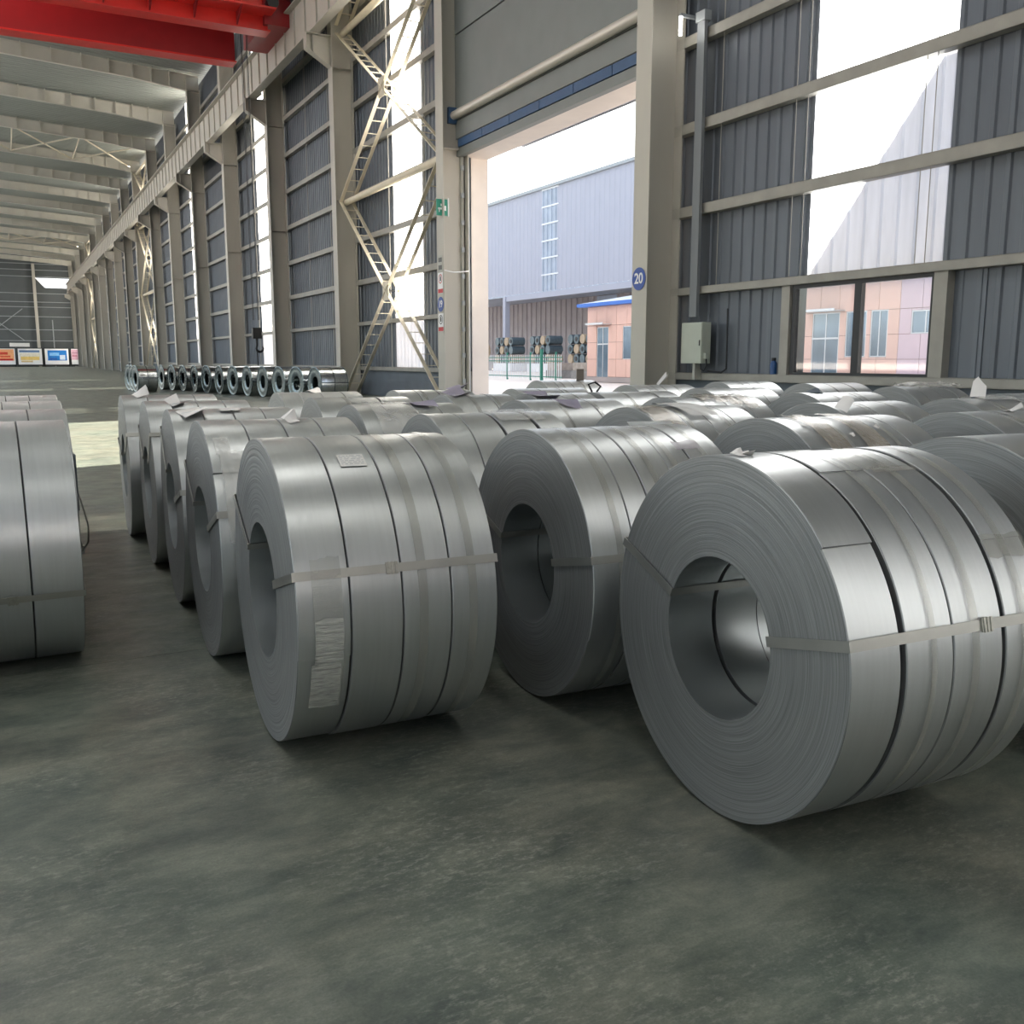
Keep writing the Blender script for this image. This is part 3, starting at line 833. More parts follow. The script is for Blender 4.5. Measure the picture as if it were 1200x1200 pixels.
cbox('sheave_block', M_BLACK, -0.2, -0.15, -0.2, 0.2, 0.15, 0.3, parent=hk)
b = MB(); pts = [(0, 0, -0.2), (0, 0, -0.5)] + [(0.12 - 0.16 * math.cos(t), 0, -0.65 - 0.16 * math.sin(t)) for t in [0, .5, 1, 1.5, 2, 2.6, 3.2, 3.8]]
b.tube(pts, [0.06, 0.05] + [0.05, .055, .06, .06, .055, .05, .04, .02], 10); b.build('hook', M_BLACK, hk, smooth=True)
b = MB(); b.tube([(0, 0, -0.8), (0.02, 0, -2.0)], 0.03, 6); b.build('sling', M_BLACK, hk)

# ------------------------------------------------------------------ poster boards at the far end
def board(x0, x1, lab, art):
    s_ = tag(empty('poster_board', (x0, 213.5, 0)), lab, 'board', 'poster boards at the far end')
    wd = x1 - x0
    b = MB()
    b.box(0, -0.05, 0.2, 0.12, 0.05, 3.75); b.box(wd - 0.12, -0.05, 0.2, wd, 0.05, 3.75); b.box(0.12, -0.05, 3.6, wd - 0.12, 0.05, 3.75); b.box(0.12, -0.05, 0.2, wd - 0.12, 0.05, 0.45)
    b.build('frame', M_BLACK, s_)
    b = MB(); b.box(0.12, -0.02, 0.45, wd - 0.12, 0.02, 3.6); b.build('panel', M_SIGNW, s_)
    for i, (u0, v0, u1, v1, c) in enumerate(art):
        m = mat('poster_ink_%s_%d' % (lab.split()[0], i), hexc(*c), 0.6, vary=0.12, scale=3)
        b = MB(); b.box(0.12 + (wd - 0.24) * u0, -0.03 - 0.002 * i, 0.45 + 3.15 * v0, 0.12 + (wd - 0.24) * u1, -0.02, 0.45 + 3.15 * v1); b.build('print', m, s_)
    for xx in (0.1, wd - 0.2):
        b = MB(); b.box(xx, -0.05, 0, xx + 0.08, 0.05, 0.2); b.build('foot', M_BLACK, s_)
board(-2.6, 1.95, 'orange-red printed poster board, leftmost of the row at the far end',
      [(0.05, 0.25, 0.95, 0.95, (240, 170, 120)), (0.05, 0.25, 0.9, 0.37, (205, 40, 30)), (0.1, 0.62, 0.7, 0.78, (215, 70, 50)), (0.1, 0.45, 0.8, 0.55, (225, 90, 60))])
board(2.2, 6.75, 'cream and yellow poster board with blue header at the far end',
      [(0.06, 0.76, 0.9, 0.9, (100, 130, 170)), (0.08, 0.5, 0.9, 0.72, (225, 220, 205)), (0.1, 0.28, 0.88, 0.5, (235, 205, 120)), (0.12, 0.15, 0.6, 0.25, (215, 190, 140))])
board(7.0, 11.6, 'blue poster board with white writing area at the far end',
      [(0.12, 0.25, 0.92, 0.9, (20, 120, 200)), (0.2, 0.55, 0.6, 0.75, (130, 190, 235)), (0.62, 0.3, 0.85, 0.6, (210, 225, 240)), (0.2, 0.3, 0.5, 0.42, (40, 90, 170))])
board(11.85, 15.3 if False else 13.4, 'pale pink poster board, rightmost of the row at the far end',
      [(0.03, 0.3, 0.97, 0.95, (214, 168, 184)), (0.1, 0.7, 0.9, 0.78, (180, 130, 150)), (0.1, 0.5, 0.8, 0.6, (190, 120, 140))])

# ------------------------------------------------------------------ coils
def strip_mesh(x0, x1, R, r, nseg, tail, step, rings, jit, seed, first, last, wob=0.0):
    """one wound strip: spiral outer lap with a step at the tail angle, ringed faces"""
    rg = random.Random(seed); b = MB()
    th = [tail + 2 * PI * i / nseg for i in range(nseg + 1)]
    def Ro(i): return R - step * (1 - i / nseg)
    def P(x, q, t): return (x, q * math.cos(t), 0.6 + q * math.sin(t))
    bev = 0.003
    def ringv(x, f, ):
        o = len(b.v)
        b.v += [P(x, f(i), th[i]) for i in range(nseg + 1)]
        return o
    def join(o1, o2, mk):
        for i in range(nseg):
            b.f.append((o1 + i, o1 + i + 1, o2 + i + 1, o2 + i)); b.mi.append(mk)
    kS, kE, kB = b.m(M_STEEL), b.m(M_EDGE), b.m(M_BORE)
    # outer
    a = ringv(x0 + bev, Ro); c = ringv(x1 - bev, Ro); join(a, c, kS)
    # tail step
    b.f.append((a, c, c + nseg, a + nseg)); b.mi.append(kE)
    # bore
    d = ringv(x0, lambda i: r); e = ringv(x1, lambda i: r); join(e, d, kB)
    # faces
    def face(x, sgn, nr, bevel_ring, flip):
        prev = bevel_ring; pj = 0
        n = nr
        for j in range(n + 1):
            f = j / n
            off = 0 if j in (0,) else rg.uniform(-1, 1) * jit + wob * math.sin(f * 9 + seed) * 0.5 * (math.sin(f * PI))
            if j == n: off = 0
            def q(i, f=f): return (Ro(i) - bev) * (1 - f) + r * f
            o = ringv(x - sgn * off * 1.0, q)
            if flip: join(o, prev, kE)
            else: join(prev, o, kE)
            prev = o
    face(x0, 1, rings if first else 2, a, True)
    face(x1, -1, rings if last else 2, c, False)
    return b.mesh('steel_strip', None, smooth=True)

def ring_band(x0, x1, R, n=96, t0=0, t1=2 * PI):
    b = MB(); full = abs(t1 - t0 - 2 * PI) < 1e-6
    m_ = n if full else n + 1
    vs = []
    for x in (x0, x1):
        vs += [(x, R * math.cos(t0 + (t1 - t0) * i / n), 0.6 + R * math.sin(t0 + (t1 - t0) * i / n)) for i in range(m_)]
    b.add(vs, [(i, (i + 1) % m_, (i + 1) % m_ + m_, i + m_) for i in range(n)])
    return b

def strap_mesh(L, R, r, th, wdt=0.032, t=0.0016, jit=0.0):
    """closed steel strap through the bore in the plane at angle th"""
    b = MB(); ey = Vector((0, math.cos(th), math.sin(th))); et = Vector((0, -math.sin(th), math.cos(th)))
    off = 0.0025
    path = [(-off - 0.002 - jit, r - off), (-off - 0.002 - jit, R + off), (L + off + 0.002, R + off), (L + off + 0.002, r - off)]
    outp = [(-off - t - 0.003 - jit, r - off - t), (-off - t - 0.003 - jit, R + off + t), (L + off + t + 0.003, R + off + t), (L + off + t + 0.003, r - off - t)]
    def P(q, s_): return Vector((q[0], 0, 0.6)) + ey * q[1] + et * (s_ * wdt / 2)
    vs = []
    for i in range(4):
        vs += [P(path[i], -1), P(path[i], 1), P(outp[i], 1), P(outp[i], -1)]
    fs = []
    for i in range(4):
        o = 4 * i; q = 4 * ((i + 1) % 4)
        for k in range(4):
            fs.append((o + k, o + (k + 1) % 4, q + (k + 1) % 4, q + k))
    b.add(vs, fs)
    return b

def patch(x0, x1, t0, t1, R, lift=0.0, nx=6, nt=10, seed=0, wrinkle=0.0, skew=0.0, curl=0.0):
    rg = random.Random(seed); b = MB(); vs = []
    for j in range(nt + 1):
        for i in range(nx + 1):
            u = i / nx; v = j / nt
            x = x0 + (x1 - x0) * u + skew * v
            q = R + lift * v + wrinkle * rg.random() + curl * v * v
            t = t0 + (t1 - t0) * v + (rg.uniform(-1, 1) * 0.01 if wrinkle and j in (0, nt) else 0)
            vs.append((x, q * math.cos(t), 0.6 + q * math.sin(t)))
    b.add(vs, [(j * (nx + 1) + i, j * (nx + 1) + i + 1, (j + 1) * (nx + 1) + i + 1, (j + 1) * (nx + 1) + i) for j in range(nt) for i in range(nx)])
    return b

def flag(c, x, deg, w_, h, lean=0.6, seed=1, material=None, name='paper_scrap', R=0.602, fold=0.03):
    """loose scrap standing up from the coil surface"""
    t = math.radians(deg); n_ = Vector((0, math.cos(t), math.sin(t))); tt = Vector((0, -math.sin(t), math.cos(t)))
    rg = random.Random(seed)
    o = Vector((x, 0, 0.6)) + n_ * R
    X = Vector((1, 0, 0)); b = MB(); vs = []
    up = (n_ * math.sin(lean) + tt * math.cos(lean) * rg.choice((-1, 1)) * 0.4 + X * math.cos(lean) * 0.8).normalized()
    side = up.cross(tt if abs(up.dot(tt)) < 0.8 else X).normalized()
    side = (X * 0.3 + tt).normalized()
    for j in range(4):
        for i in range(4):
            u = i / 3 - 0.5; v = j / 3
            vs.append(o + side * (u * w_ * (1 - 0.12 * v)) + up * (v * h) + n_ * (fold * math.sin(u * 5 + seed) * (v + .2) + 0.002))
    b.add(vs, [(j * 4 + i, j * 4 + i + 1, (j + 1) * 4 + i + 1, (j + 1) * 4 + i) for j in range(3) for i in range(3)])
    return b.build(name, material or M_PAPER, c, smooth=True)

def coil(X, Y, a, cuts, lab, tapes=(), straps=(165, 25), detail=2, tails=None, rr=0.267, R=0.6, seed=0, gaps=(), buckle=0.46, group='banded steel coils', jit=None, wob=0.0):
    c = tag(empty('steel_coil', (X, Y, 0), a), lab, 'coil', group)
    rg = random.Random(seed * 13 + 5)
    L = cuts[-1]
    nseg = {2: 160, 1: 96, 0: 56}[detail]; rings = {2: 110, 1: 44, 0: 10}[detail]
    j = {2: 0.00022, 1: 0.0003, 0: 0.0003}[detail] if jit is None else jit
    for i in range(len(cuts) - 1):
        g = 0.0022 if i not in gaps else 0.016
        tail = math.radians(tails[i] if tails else rg.uniform(150, 330))
        dr = 0.0 if i == 0 else rg.uniform(-0.004, 0.0)
        me = strip_mesh(cuts[i] + (g if i else 0), cuts[i + 1] - (0.0022 if i < len(cuts) - 2 else 0), R + dr, rr + rg.uniform(0, 0.002), nseg, tail, 0.009 if (i == 0 and detail == 2) else 0.0035, rings, j, seed * 10 + i,
                        i == 0, i == len(cuts) - 2, wob)
        link('steel_strip', me, c)
    for (t0, t1) in tapes:
        ring_band(t0, t1, R + 0.0012, 96).build('tape_band', M_TAPE, c, smooth=True)
    for q, dg in enumerate(straps):
        s_ = strap_mesh(L, R, rr, math.radians(dg), jit=0.002).build('steel_strap', M_STRAP, c)
        if detail >= 1:
            t = math.radians(dg); ey = Vector((0, math.cos(t), math.sin(t))); et = Vector((0, -math.sin(t), math.cos(t)))
            bx = L * buckle if q == 0 else L * (0.4 + 0.2 * rg.random())
            b = MB(); o = Vector((bx, 0, 0.6)) + ey * (R + 0.007)
            b.beam(o - Vector((0.022, 0, 0)), o + Vector((0.022, 0, 0)), 0.042, 0.005, up=ey)
            for k in (-1, 0, 1):
                b.beam(o + Vector((k * 0.014 - 0.003, 0, 0)) + ey * 0.003, o + Vector((k * 0.014 + 0.003, 0, 0)) + ey * 0.003, 0.044, 0.005, up=ey)
            b.build('buckle', M_BUCKLE, s_)
    return c

D = math.radians
ROWN = {0: 'left of the aisle', 1: 'right of the aisle', }
# three nearest coils
cA = coil(1.983, 2.305, D(-3.0), [0, 0.189, 0.39, 0.595, 0.78], 'largest, nearest steel coil at right with a wide open bore', tapes=((0.295, 0.318), (0.46, 0.492), (0.67, 0.70)),
          straps=(167, 22), tails=[140, 111, 250, 143], seed=1, gaps=(1, 3), buckle=0.665)
cB = coil(1.986, 3.593, D(-2.7), [0, 0.195, 0.31, 0.475, 0.61, 0.80], 'shaded steel coil between the two nearest coils, blue-grey front face', tapes=((0.115, 0.145), (0.37, 0.40), (0.50, 0.53), (0.68, 0.71)),
          straps=(168, 19), tails=[200, 190, 215, 230, 210], seed=2, buckle=0.3)
cC = coil(0.829, 3.657, D(-2.2), [0, 0.189, 0.381, 0.568, 0.75], 'front steel coil left of centre, with torn clear tape and a paper label', tapes=((0.44, 0.474), (0.635, 0.667)),
          straps=(163.5, 30), tails=[192, 250, 262, 240], seed=3, buckle=0.46, jit=0.0005, wob=0.0016)

def label_on(c, x0, x1, d0, d1, seed=0):
    m = mat('printed_label', hexc(214, 212, 206), 0.5, vary=0.0)
    o = patch(x0, x1, D(d0), D(d1), 0.6008, nx=2, nt=8).build('paper_label', m, c, smooth=True)
    rg = random.Random(seed)
    b = MB(); n = 6
    for i in range(n):
        f0 = 0.12 + 0.8 * i / n; t0 = D(d0 + (d1 - d0) * f0); t1 = D(d0 + (d1 - d0) * (f0 + 0.05))
        x = x0 + 0.006
        while x < x1 - 0.012:
            wd = rg.uniform(0.006, 0.02)
            xe = min(x + wd, x1 - 0.006)
            q = 0.6013
            b.add([(x, q * math.cos(t0), 0.6 + q * math.sin(t0)), (xe, q * math.cos(t0), 0.6 + q * math.sin(t0)), (xe, q * math.cos(t1), 0.6 + q * math.sin(t1)), (x, q * math.cos(t1), 0.6 + q * math.sin(t1))], [(0, 1, 2, 3)])
            x = xe + rg.uniform(0.003, 0.01)
    b.build('print', mat('label_ink', hexc(168, 168, 170), 0.6), o)
label_on(cC, 0.245, 0.345, 114.5, 122, 4)
# torn clear film over the tail of the front strip on coil C
M_MESHTAPE = mat('ribbed_clear_tape', hexc(206, 205, 196), 0.25, 0.3, alpha=0.24, vary=0.25, scale=1.0, bump=0.7, bscale=1.0, stretch=(14, 14, 240))
patch(0.056, 0.160, D(158), D(213), 0.6035, nx=8, nt=24, seed=5, wrinkle=0.0025, skew=0.0).build('clear_tape', M_MESHTAPE, cC, smooth=True)
M_MESHTAPE2 = mat('bunched_clear_tape', hexc(222, 222, 214), 0.3, 0.1, alpha=0.5, vary=0.3, scale=1.0, bump=0.9, bscale=1.0, stretch=(20, 14, 160))
patch(0.060, 0.158, D(178), D(193), 0.6065, nx=6, nt=8, seed=8, wrinkle=0.002).build('clear_tape', M_MESHTAPE2, cC, smooth=True)
patch(0.045, 0.150, D(193.5), D(212), 0.6065, nx=6, nt=8, seed=9, wrinkle=0.005).build('clear_tape', M_MESHTAPE2, cC, smooth=True)
# tape squares on coil A
patch(0.40, 0.595, D(111), D(114), 0.604, nx=3, nt=3, seed=3).build('clear_tape', M_TAPE, cA, smooth=True)
patch(0.335, 0.53, D(99), D(112), 0.6035, nx=4, nt=6, seed=2, wrinkle=0.001).build('clear_tape', M_TAPE, cA, smooth=True)
patch(0.60, 0.778, D(142), D(149), 0.604, nx=5, nt=4, seed=4, wrinkle=0.001).build('clear_tape', M_TAPE, cA, smooth=True)
flag(cA, 0.03, 93, 0.05, 0.045, 0.12, 3, M_PAPER, fold=0.012); flag(cA, 0.06, 91, 0.03, 0.04, 0.05, 5, M_PAPER, fold=0.01)
# B: lilac scrap at its right side
patch(0.57, 0.70, D(116), D(122), 0.604, nx=4, nt=4, seed=9, wrinkle=0.004).build('lilac_film_scrap', mat('pink_film', hexc(170, 160, 168), 0.4, alpha=0.55), cB, smooth=True)
# B: loose tail plate standing behind its top
b = MB(); b.prism([(0.05, 0.0), (0.33, 0.0), (0.30, 0.03), (0.05, 0.03)], 'y', 0, 0.003)
def straps_default(): return (165, 25)

def std_cuts(L, rg):
    n = rg.choice((3, 4, 4)); e = [0]
    ws = [rg.uniform(0.8, 1.2) for _ in range(n)]; s_ = sum(ws)
    for q in ws: e.append(round(e[-1] + q / s_ * L, 4))
    return e
# first row right of the aisle (behind the torn-tape coil)
c4 = coil(0.815, 4.87, D(-2.0), [0, 0.2, 0.39, 0.57, 0.76], 'second coil of the row right of the aisle, plastic film wrapped over it', tapes=(), straps=(160, 35), detail=2, seed=4, tails=[140, 200, 210, 190], jit=0.0005, wob=0.0012)
patch(0.04, 0.17, D(128), D(172), 0.606, nx=10, nt=20, seed=12, wrinkle=0.007).build('plastic_film', M_FILM, c4, smooth=True)
patch(0.03, 0.10, D(118), D(130), 0.605, nx=4, nt=6, seed=14, wrinkle=0.003).build('clear_tape', M_FILM, c4, smooth=True)
c3 = coil(0.845, 6.08, D(-2.5), [0, 0.19, 0.37, 0.55, 0.74], 'third coil of the row right of the aisle, white scrap at its top edge', straps=(165, 50), detail=1, seed=5)
c2 = coil(0.86, 7.33, D(-2.0), [0, 0.18, 0.36, 0.55, 0.73], 'fourth coil of the row right of the aisle, strap across its bore', straps=(140, 40), detail=1, seed=6)
c1 = coil(0.835, 8.62, D(-2.0), [0, 0.2, 0.4, 0.58, 0.76], 'farthest coil of the row right of the aisle', straps=(150, 18), detail=1, seed=7)
flag(c1, 0.10, 100, 0.12, 0.13, 0.35, 2, M_PAPER); flag(c2, 0.16, 104, 0.16, 0.10, 0.05, 4, M_PAPER)
flag(c3, 0.06, 108, 0.14, 0.16, 0.05, 6, M_PAPER); flag(c4, 0.42, 100, 0.1, 0.07, 0.3, 3, M_PAPER)
patch(0.30, 0.42, D(96), D(104), 0.606, nx=4, nt=4, seed=31, wrinkle=0.004).build('paper_scrap', M_PAPER, c3, smooth=True)
# row left of the aisle: their right ends face the aisle
labsL = ['nearest coil left of the aisle, cut off by the left edge', 'second coil left of the aisle, loose strap hanging at its end',
         'third coil left of the aisle, only its top showing', 'farthest coil left of the aisle, only its top showing']
for i, (xe, y) in enumerate(((0.235, 5.27), (0.30, 6.5), (0.335, 7.75), (0.36, 9.0))):
    L = 0.78
    c = coil(xe - L, y, D(1.0), [0, 0.2, 0.395, 0.57, L] if i else [0, 0.19, 0.375, 0.565, L], labsL[i], straps=(197, 60), detail=1 if i < 2 else 0, seed=20 + i, tails=[300, 320, 280, 300], buckle=0.62)
    if i == 1:
        b = MB(); b.tube([(L + 0.01, -0.35, 0.75), (L + 0.03, -0.42, 0.66), (L + 0.055, -0.47, 0.52), (L + 0.05, -0.45, 0.42), (L + 0.02, -0.40, 0.36)], 0.005, 6); b.build('loose_strap', M_STRAP, c, smooth=True)
        b = MB(); b.box(L + 0.002, -0.5, 0.62, L + 0.012, -0.30, 0.95); b.build('edge_guard', M_DADO, c)
        b = MB(); b.box(L + 0.0, -0.40, 0.34, L + 0.03, -0.36, 0.39); b.build('strap_end', M_STRAP, c)
# second row and beyond
rows = [
 # X, Y, L, label, decorations
 (2.03, 4.88, 0.76, 'coil directly behind the shaded coil, with dark gap between its strips', 1),
 (2.02, 6.13, 0.74, 'coil wrapped in crumpled clear film behind the paper-labelled coil', 1),
 (2.12, 7.38, 0.78, 'coil with a wide dark gap at its middle in the fifth rank of the row', 0),
 (2.18, 8.72, 0.76, 'farthest coil of the second row, white paper on its top', 0),
 (3.30, 2.42, 0.82, 'big coil behind the nearest coil, cut off by the right edge', 1),
 (3.42, 3.68, 0.86, 'coil with brown torn film strips, behind the nearest coil', 1),
 (3.47, 4.95, 0.80, 'coil with a crumpled paper sheet on top, behind the shaded coil', 1),
 (3.34, 6.21, 0.82, 'coil with a pointed lilac flap at its left end', 0),
 (3.30, 7.48, 0.60, 'short coil with a lilac flap just below the doorway jamb', 0),
 (3.34, 8.75, 0.78, 'coil in front of the column with safety signs, dark gap between strips', 0),
 (4.79, 3.58, 0.84, 'coil at the right edge with a small white scrap on its top', 1),
 (4.98, 4.84, 0.80, 'coil with a bent white flap standing at its left end', 0),
 (4.66, 6.16, 0.84, 'coil with shredded film on top below column 20', 0),
 (4.80, 7.42, 0.82, 'coil with a small metal loop on top in front of the doorway', 0),
 (4.61, 8.66, 0.80, 'small dark-faced coil beside the tall-flap coil in front of the doorway', 0),
 (4.07, 7.40, 0.62, 'pale short coil with a lilac flap in front of the doorway', 0),
 (6.42, 4.85, 0.84, 'coil with a spiky film scrap on top near the right edge', 0),
 (6.35, 6.38, 0.86, 'coil below the window with white edge band', 0),
 (6.45, 7.92, 0.84, 'pale coil right of column 20, in front of the dado wall', 0),
 (6.46, 9.25, 0.84, 'coil in front of the foot of column 20 with a thin white scrap', 0),
 (6.75, 11.9, 0.90, 'distant coil in the doorway with an upright tan flap', 0),
 (7.70, 5.35, 0.84, 'coil at the far right edge, partly hidden behind the spiky scrap coil', 0),
 (8.72, 7.35, 0.84, 'coil draped in bunched clear film below the window right side', 0),
 (8.90, 8.85, 0.86, 'farthest coil directly below the window centre', 0),
 (8.60, 10.15, 0.84, 'farthest coil below the electrical cabinet, against the wall', 0),
]
RC = []
for i, (X, Y, L, lab, det) in enumerate(rows):
    rg = random.Random(100 + i)
    cuts = std_cuts(L, rg)
    tp = () if rg.random() < 0.4 else ((L * 0.3, L * 0.3 + 0.03), (L * 0.66, L * 0.66 + 0.03))
    gaps = ()
    if i in (0,): cuts = [0, 0.17, 0.36, 0.58, L]; gaps = (2, 3)
    if i in (2, 9, 13): gaps = (2,)
    RC.append(coil(X, Y, D(rg.uniform(-4, -1)), cuts, lab, tapes=tp, straps=(rg.uniform(155, 172), rg.uniform(20, 45)), detail=det, seed=40 + i, gaps=gaps))
M_BROWNF = mat('brown_film', hexc(176, 166, 152), 0.25, 0.2, alpha=0.6, bump=0.4, bscale=30)
# decorations
patch(0.38, 0.66, D(86), D(112), 0.607, nx=6, nt=8, seed=21, wrinkle=0.006).build('plastic_film', M_FILM, RC[0], smooth=True)
patch(0.10, 0.40, D(85), D(150), 0.606, nx=14, nt=20, seed=22, wrinkle=0.010).build('plastic_film', M_FILM, RC[1], smooth=True)
flag(RC[1], 0.40, 95, 0.2, 0.16, 0.0, 7, M_LILAC, 'lilac_flap')
flag(RC[3], 0.30, 92, 0.14, 0.12, 0.05, 8, M_PAPER)
for (x0, x1) in ((0.12, 0.25), (0.36, 0.50)):
    patch(x0, x1, D(88), D(140), 0.607, nx=5, nt=14, seed=int(x0 * 100), wrinkle=0.007).build('brown_film', M_BROWNF, RC[5], smooth=True)
for q in range(5):
    flag(RC[5], 0.10 + 0.11 * q, 108 + 6 * (q % 3), 0.03, 0.03, 0.05, q, M_PAPER, fold=0.004)
patch(0.22, 0.44, D(84), D(116), 0.610, nx=8, nt=8, seed=24, wrinkle=0.012, skew=0.08).build('paper_sheet', mat('grey_paper', hexc(200, 198, 194), 0.5, alpha=0.85), RC[6], smooth=True)
patch(0.0, 0.20, D(92), D(130), 0.607, nx=6, nt=8, seed=25, wrinkle=0.008).build('brown_film', M_BROWNF, RC[6], smooth=True)
flag(RC[7], 0.28, 104, 0.18, 0.16, 0.0, 9, M_LILAC, 'lilac_flap')
flag(RC[8], 0.04, 96, 0.2, 0.2, 0.1, 10, M_LILAC, 'lilac_flap')
flag(RC[15], 0.0, 100, 0.22, 0.2, 0.0, 11, M_LILAC, 'lilac_flap')
flag(RC[9], 0.62, 90, 0.22, 0.14, 0.3, 12, M_LILAC, 'lilac_flap')
flag(RC[10], 0.36, 96, 0.06, 0.07, 0.3, 13, M_PAPER)
flag(RC[11], 0.02, 112, 0.10, 0.12, 0.6, 14, M_PAPER, 'bent_flap', fold=0.008)
for q in range(4):
    patch(0.25 + q * 0.12, 0.36 + q * 0.12, D(88), D(108 + 5 * q), 0.607, nx=4, nt=8, seed=60 + q, wrinkle=0.014).build('brown_film', M_BROWNF, RC[12], smooth=True)
b = MB()
b.tube([(0.0, 0, 1.2), (-0.04, 0, 1.27), (0.03, 0, 1.29), (0.09, 0, 1.25), (0.05, 0, 1.2)], 0.010, 6); b.build('strap_loop', M_BLACK, RC[13], smooth=True)
flag(RC[16], 0.28, 92, 0.12, 0.13, 1.3, 15, M_PAPER, 'film_scrap')
patch(0.2, 0.6, D(80), D(104), 0.607, nx=8, nt=8, seed=71, wrinkle=0.012).build('plastic_film', M_FILM, RC[16], smooth=True)
flag(RC[17], 0.12, 92, 0.08, 0.1, 0.1, 16, M_DADO, 'dark_tab')
flag(RC[19], 0.42, 94, 0.05, 0.16, 0.8, 17, M_PAPER, 'thin_scrap')
b = MB(); b.box(0.60, -0.10, 1.19, 0.72, -0.09, 1.36); b.build('tan_flap', mat('tan_flap', hexc(140, 130, 122), 0.6), RC[20])
patch(0.2, 0.86, D(70), D(110), 0.61, nx=12, nt=10, seed=73, wrinkle=0.05).build('plastic_film', M_FILM, RC[22], smooth=True)
# loose steel plate sticking out behind the shaded coil, lying against the film-sheet coil
b = MB(); vs = [(0.36, -0.02, 1.205), (0.80, -0.02, 1.20), (0.83, 0.1, 1.15), (0.36, 0.1, 1.2)]
b.prism([(0.58, 1.21), (0.83, 1.205), (0.90, 1.06), (0.66, 1.10)], 'y', 0.10, 0.104)
b.build('loose_tail', M_STEEL, cB)

# ------------------------------------------------------------------ shiny wrapped coils in the distance
def wrapped(X, Y, L, R, lab, dark=False, grp='foil-wrapped coils far down the aisle'):
    c = tag(empty('wrapped_coil', (X, Y, 0), D(rnd.uniform(6, 14))), lab, 'coil', grp)
    n = 40
    def rev(prof, name, m, p):
        b = MB(); vs = []
        for i in range(n):
            t = 2 * PI * i / n
            vs += [(x, q * math.cos(t), R + q * math.sin(t)) for x, q in prof]
        k = len(prof)
        b.add(vs, [(i * k + j, i * k + j + 1, ((i + 1) % n) * k + j + 1, ((i + 1) % n) * k + j) for i in range(n) for j in range(k - 1)])
        return b.build(name, m, p, smooth=True)
    rev([(0.03, R - 0.012), (L - 0.03, R - 0.012)], 'wrapper', M_WRAP, c)
    rev([(0.03, R - 0.012), (0.025, R - 0.002), (0.0, R), (-0.008, R - 0.03), (0.01, R - 0.08), (-0.006, R * 0.7), (0.004, R * 0.5), (0.03, R * 0.42), (L * 0.5, R * 0.42)], 'end_ring', M_FOILEND, c)
    rev([(L - 0.03, R - 0.012), (L - 0.025, R - 0.002), (L, R), (L + 0.008, R - 0.05), (L, R * 0.5), (L - 0.03, R * 0.42), (L * 0.5, R * 0.42)], 'end_ring', M_FOILEND, c)
    for f in ((0.5,) if L > 0.6 else ()):
        rev([(L * f - 0.012, R - 0.009), (L * f - 0.012, R - 0.006), (L * f + 0.012, R - 0.006), (L * f + 0.012, R - 0.009)], 'strap_band', M_WRAPD, c)
    for dg in (175, 60, -70):
        t = D(dg); ey = Vector((0, math.cos(t), math.sin(t)))
        b = MB(); b.beam(Vector((-0.012, 0, R)) + ey * (R - 0.005), Vector((L + 0.012, 0, R)) + ey * (R - 0.005), 0.035, 0.012, up=ey); b.build('strap', M_WRAPD, c)
    return c
wrapped(5.2, 46.6, 0.86, 0.62, 'foil-wrapped coil with wide dark barrel, front of the small left group', True)
wrapped(5.22, 48.1, 0.5, 0.62, 'foil-wrapped coil, middle of the small left group')
wrapped(5.24, 49.6, 0.5, 0.62, 'foil-wrapped coil, rearmost of the small left group')
N = 12
for i in range(N):
    f = i / (N - 1)
    X = 6.75 + (9.75 - 6.75) * f; Y = 49.6 + (33.4 - 49.6) * f
    L = 1.05 if i in (4, N - 1) else 0.55
    lab = {0: 'leftmost foil-wrapped coil of the long shiny row', N - 1: 'rightmost shiny foil-wrapped coil reflecting blue, beside the wall braces', 4: 'foil-wrapped coil with wide barrel, fifth from the left of the long shiny row'}.get(i, 'foil-wrapped coil, %s from the left of the long shiny row' % NTH[i + 1])
    wrapped(X, Y, L, 0.62, lab)

# ------------------------------------------------------------------ outside
yd = tag(empty('yard_ground', (0, 0, 0)), kind='structure')
b = MB(); b.box(WX + 0.2, -60, -0.4, 320, 320, -0.03); b.build('yard_slab', M_YARD, yd)
b = MB(); b.box(-260, -160, -0.4, XL, 320, -0.03); b.build('yard_slab', M_YARD, yd)
b = MB(); b.box(XL, -160, -0.4, WX, YB, -0.03); b.build('yard_slab', M_YARD, yd)

# big pale blue building
BX = 60.0
bb = tag(empty('factory_building', (BX, 60, 0)), 'large pale blue factory building across the yard with an overhanging upper wall', 'building')
y0, y1 = 20.0, 190.0
def ribbed(x, ya, yb, z0, z1, pitch, depth, m, name, parent):
    b = MB(); prof = []; y = ya
    while y < yb - 1e-3:
        prof += [(0, y), (0, y + pitch * 0.7), (-depth, y + pitch * 0.75), (-depth, y + pitch * 0.95)]; y += pitch
    prof.append((0, yb)); n = len(prof)
    b.add([(x + p, q, z0) for p, q in prof] + [(x + p, q, z1) for p, q in prof], [(i, i + 1, n + i + 1, n + i) for i in range(n - 1)])
    return b.build(name, m, parent)
O = Vector((BX, 60, 0))
sky_y0, sky_y1 = 100.6, 104.6
ribbed(0, y0 - 60, sky_y0 - 60, 9.9, 22.1, 1.0, 0.035, M_FBLUE, 'upper_wall', bb)
ribbed(0, sky_y1 - 60, y1 - 60, 9.9, 22.1, 1.0, 0.035, M_FBLUE, 'upper_wall', bb)
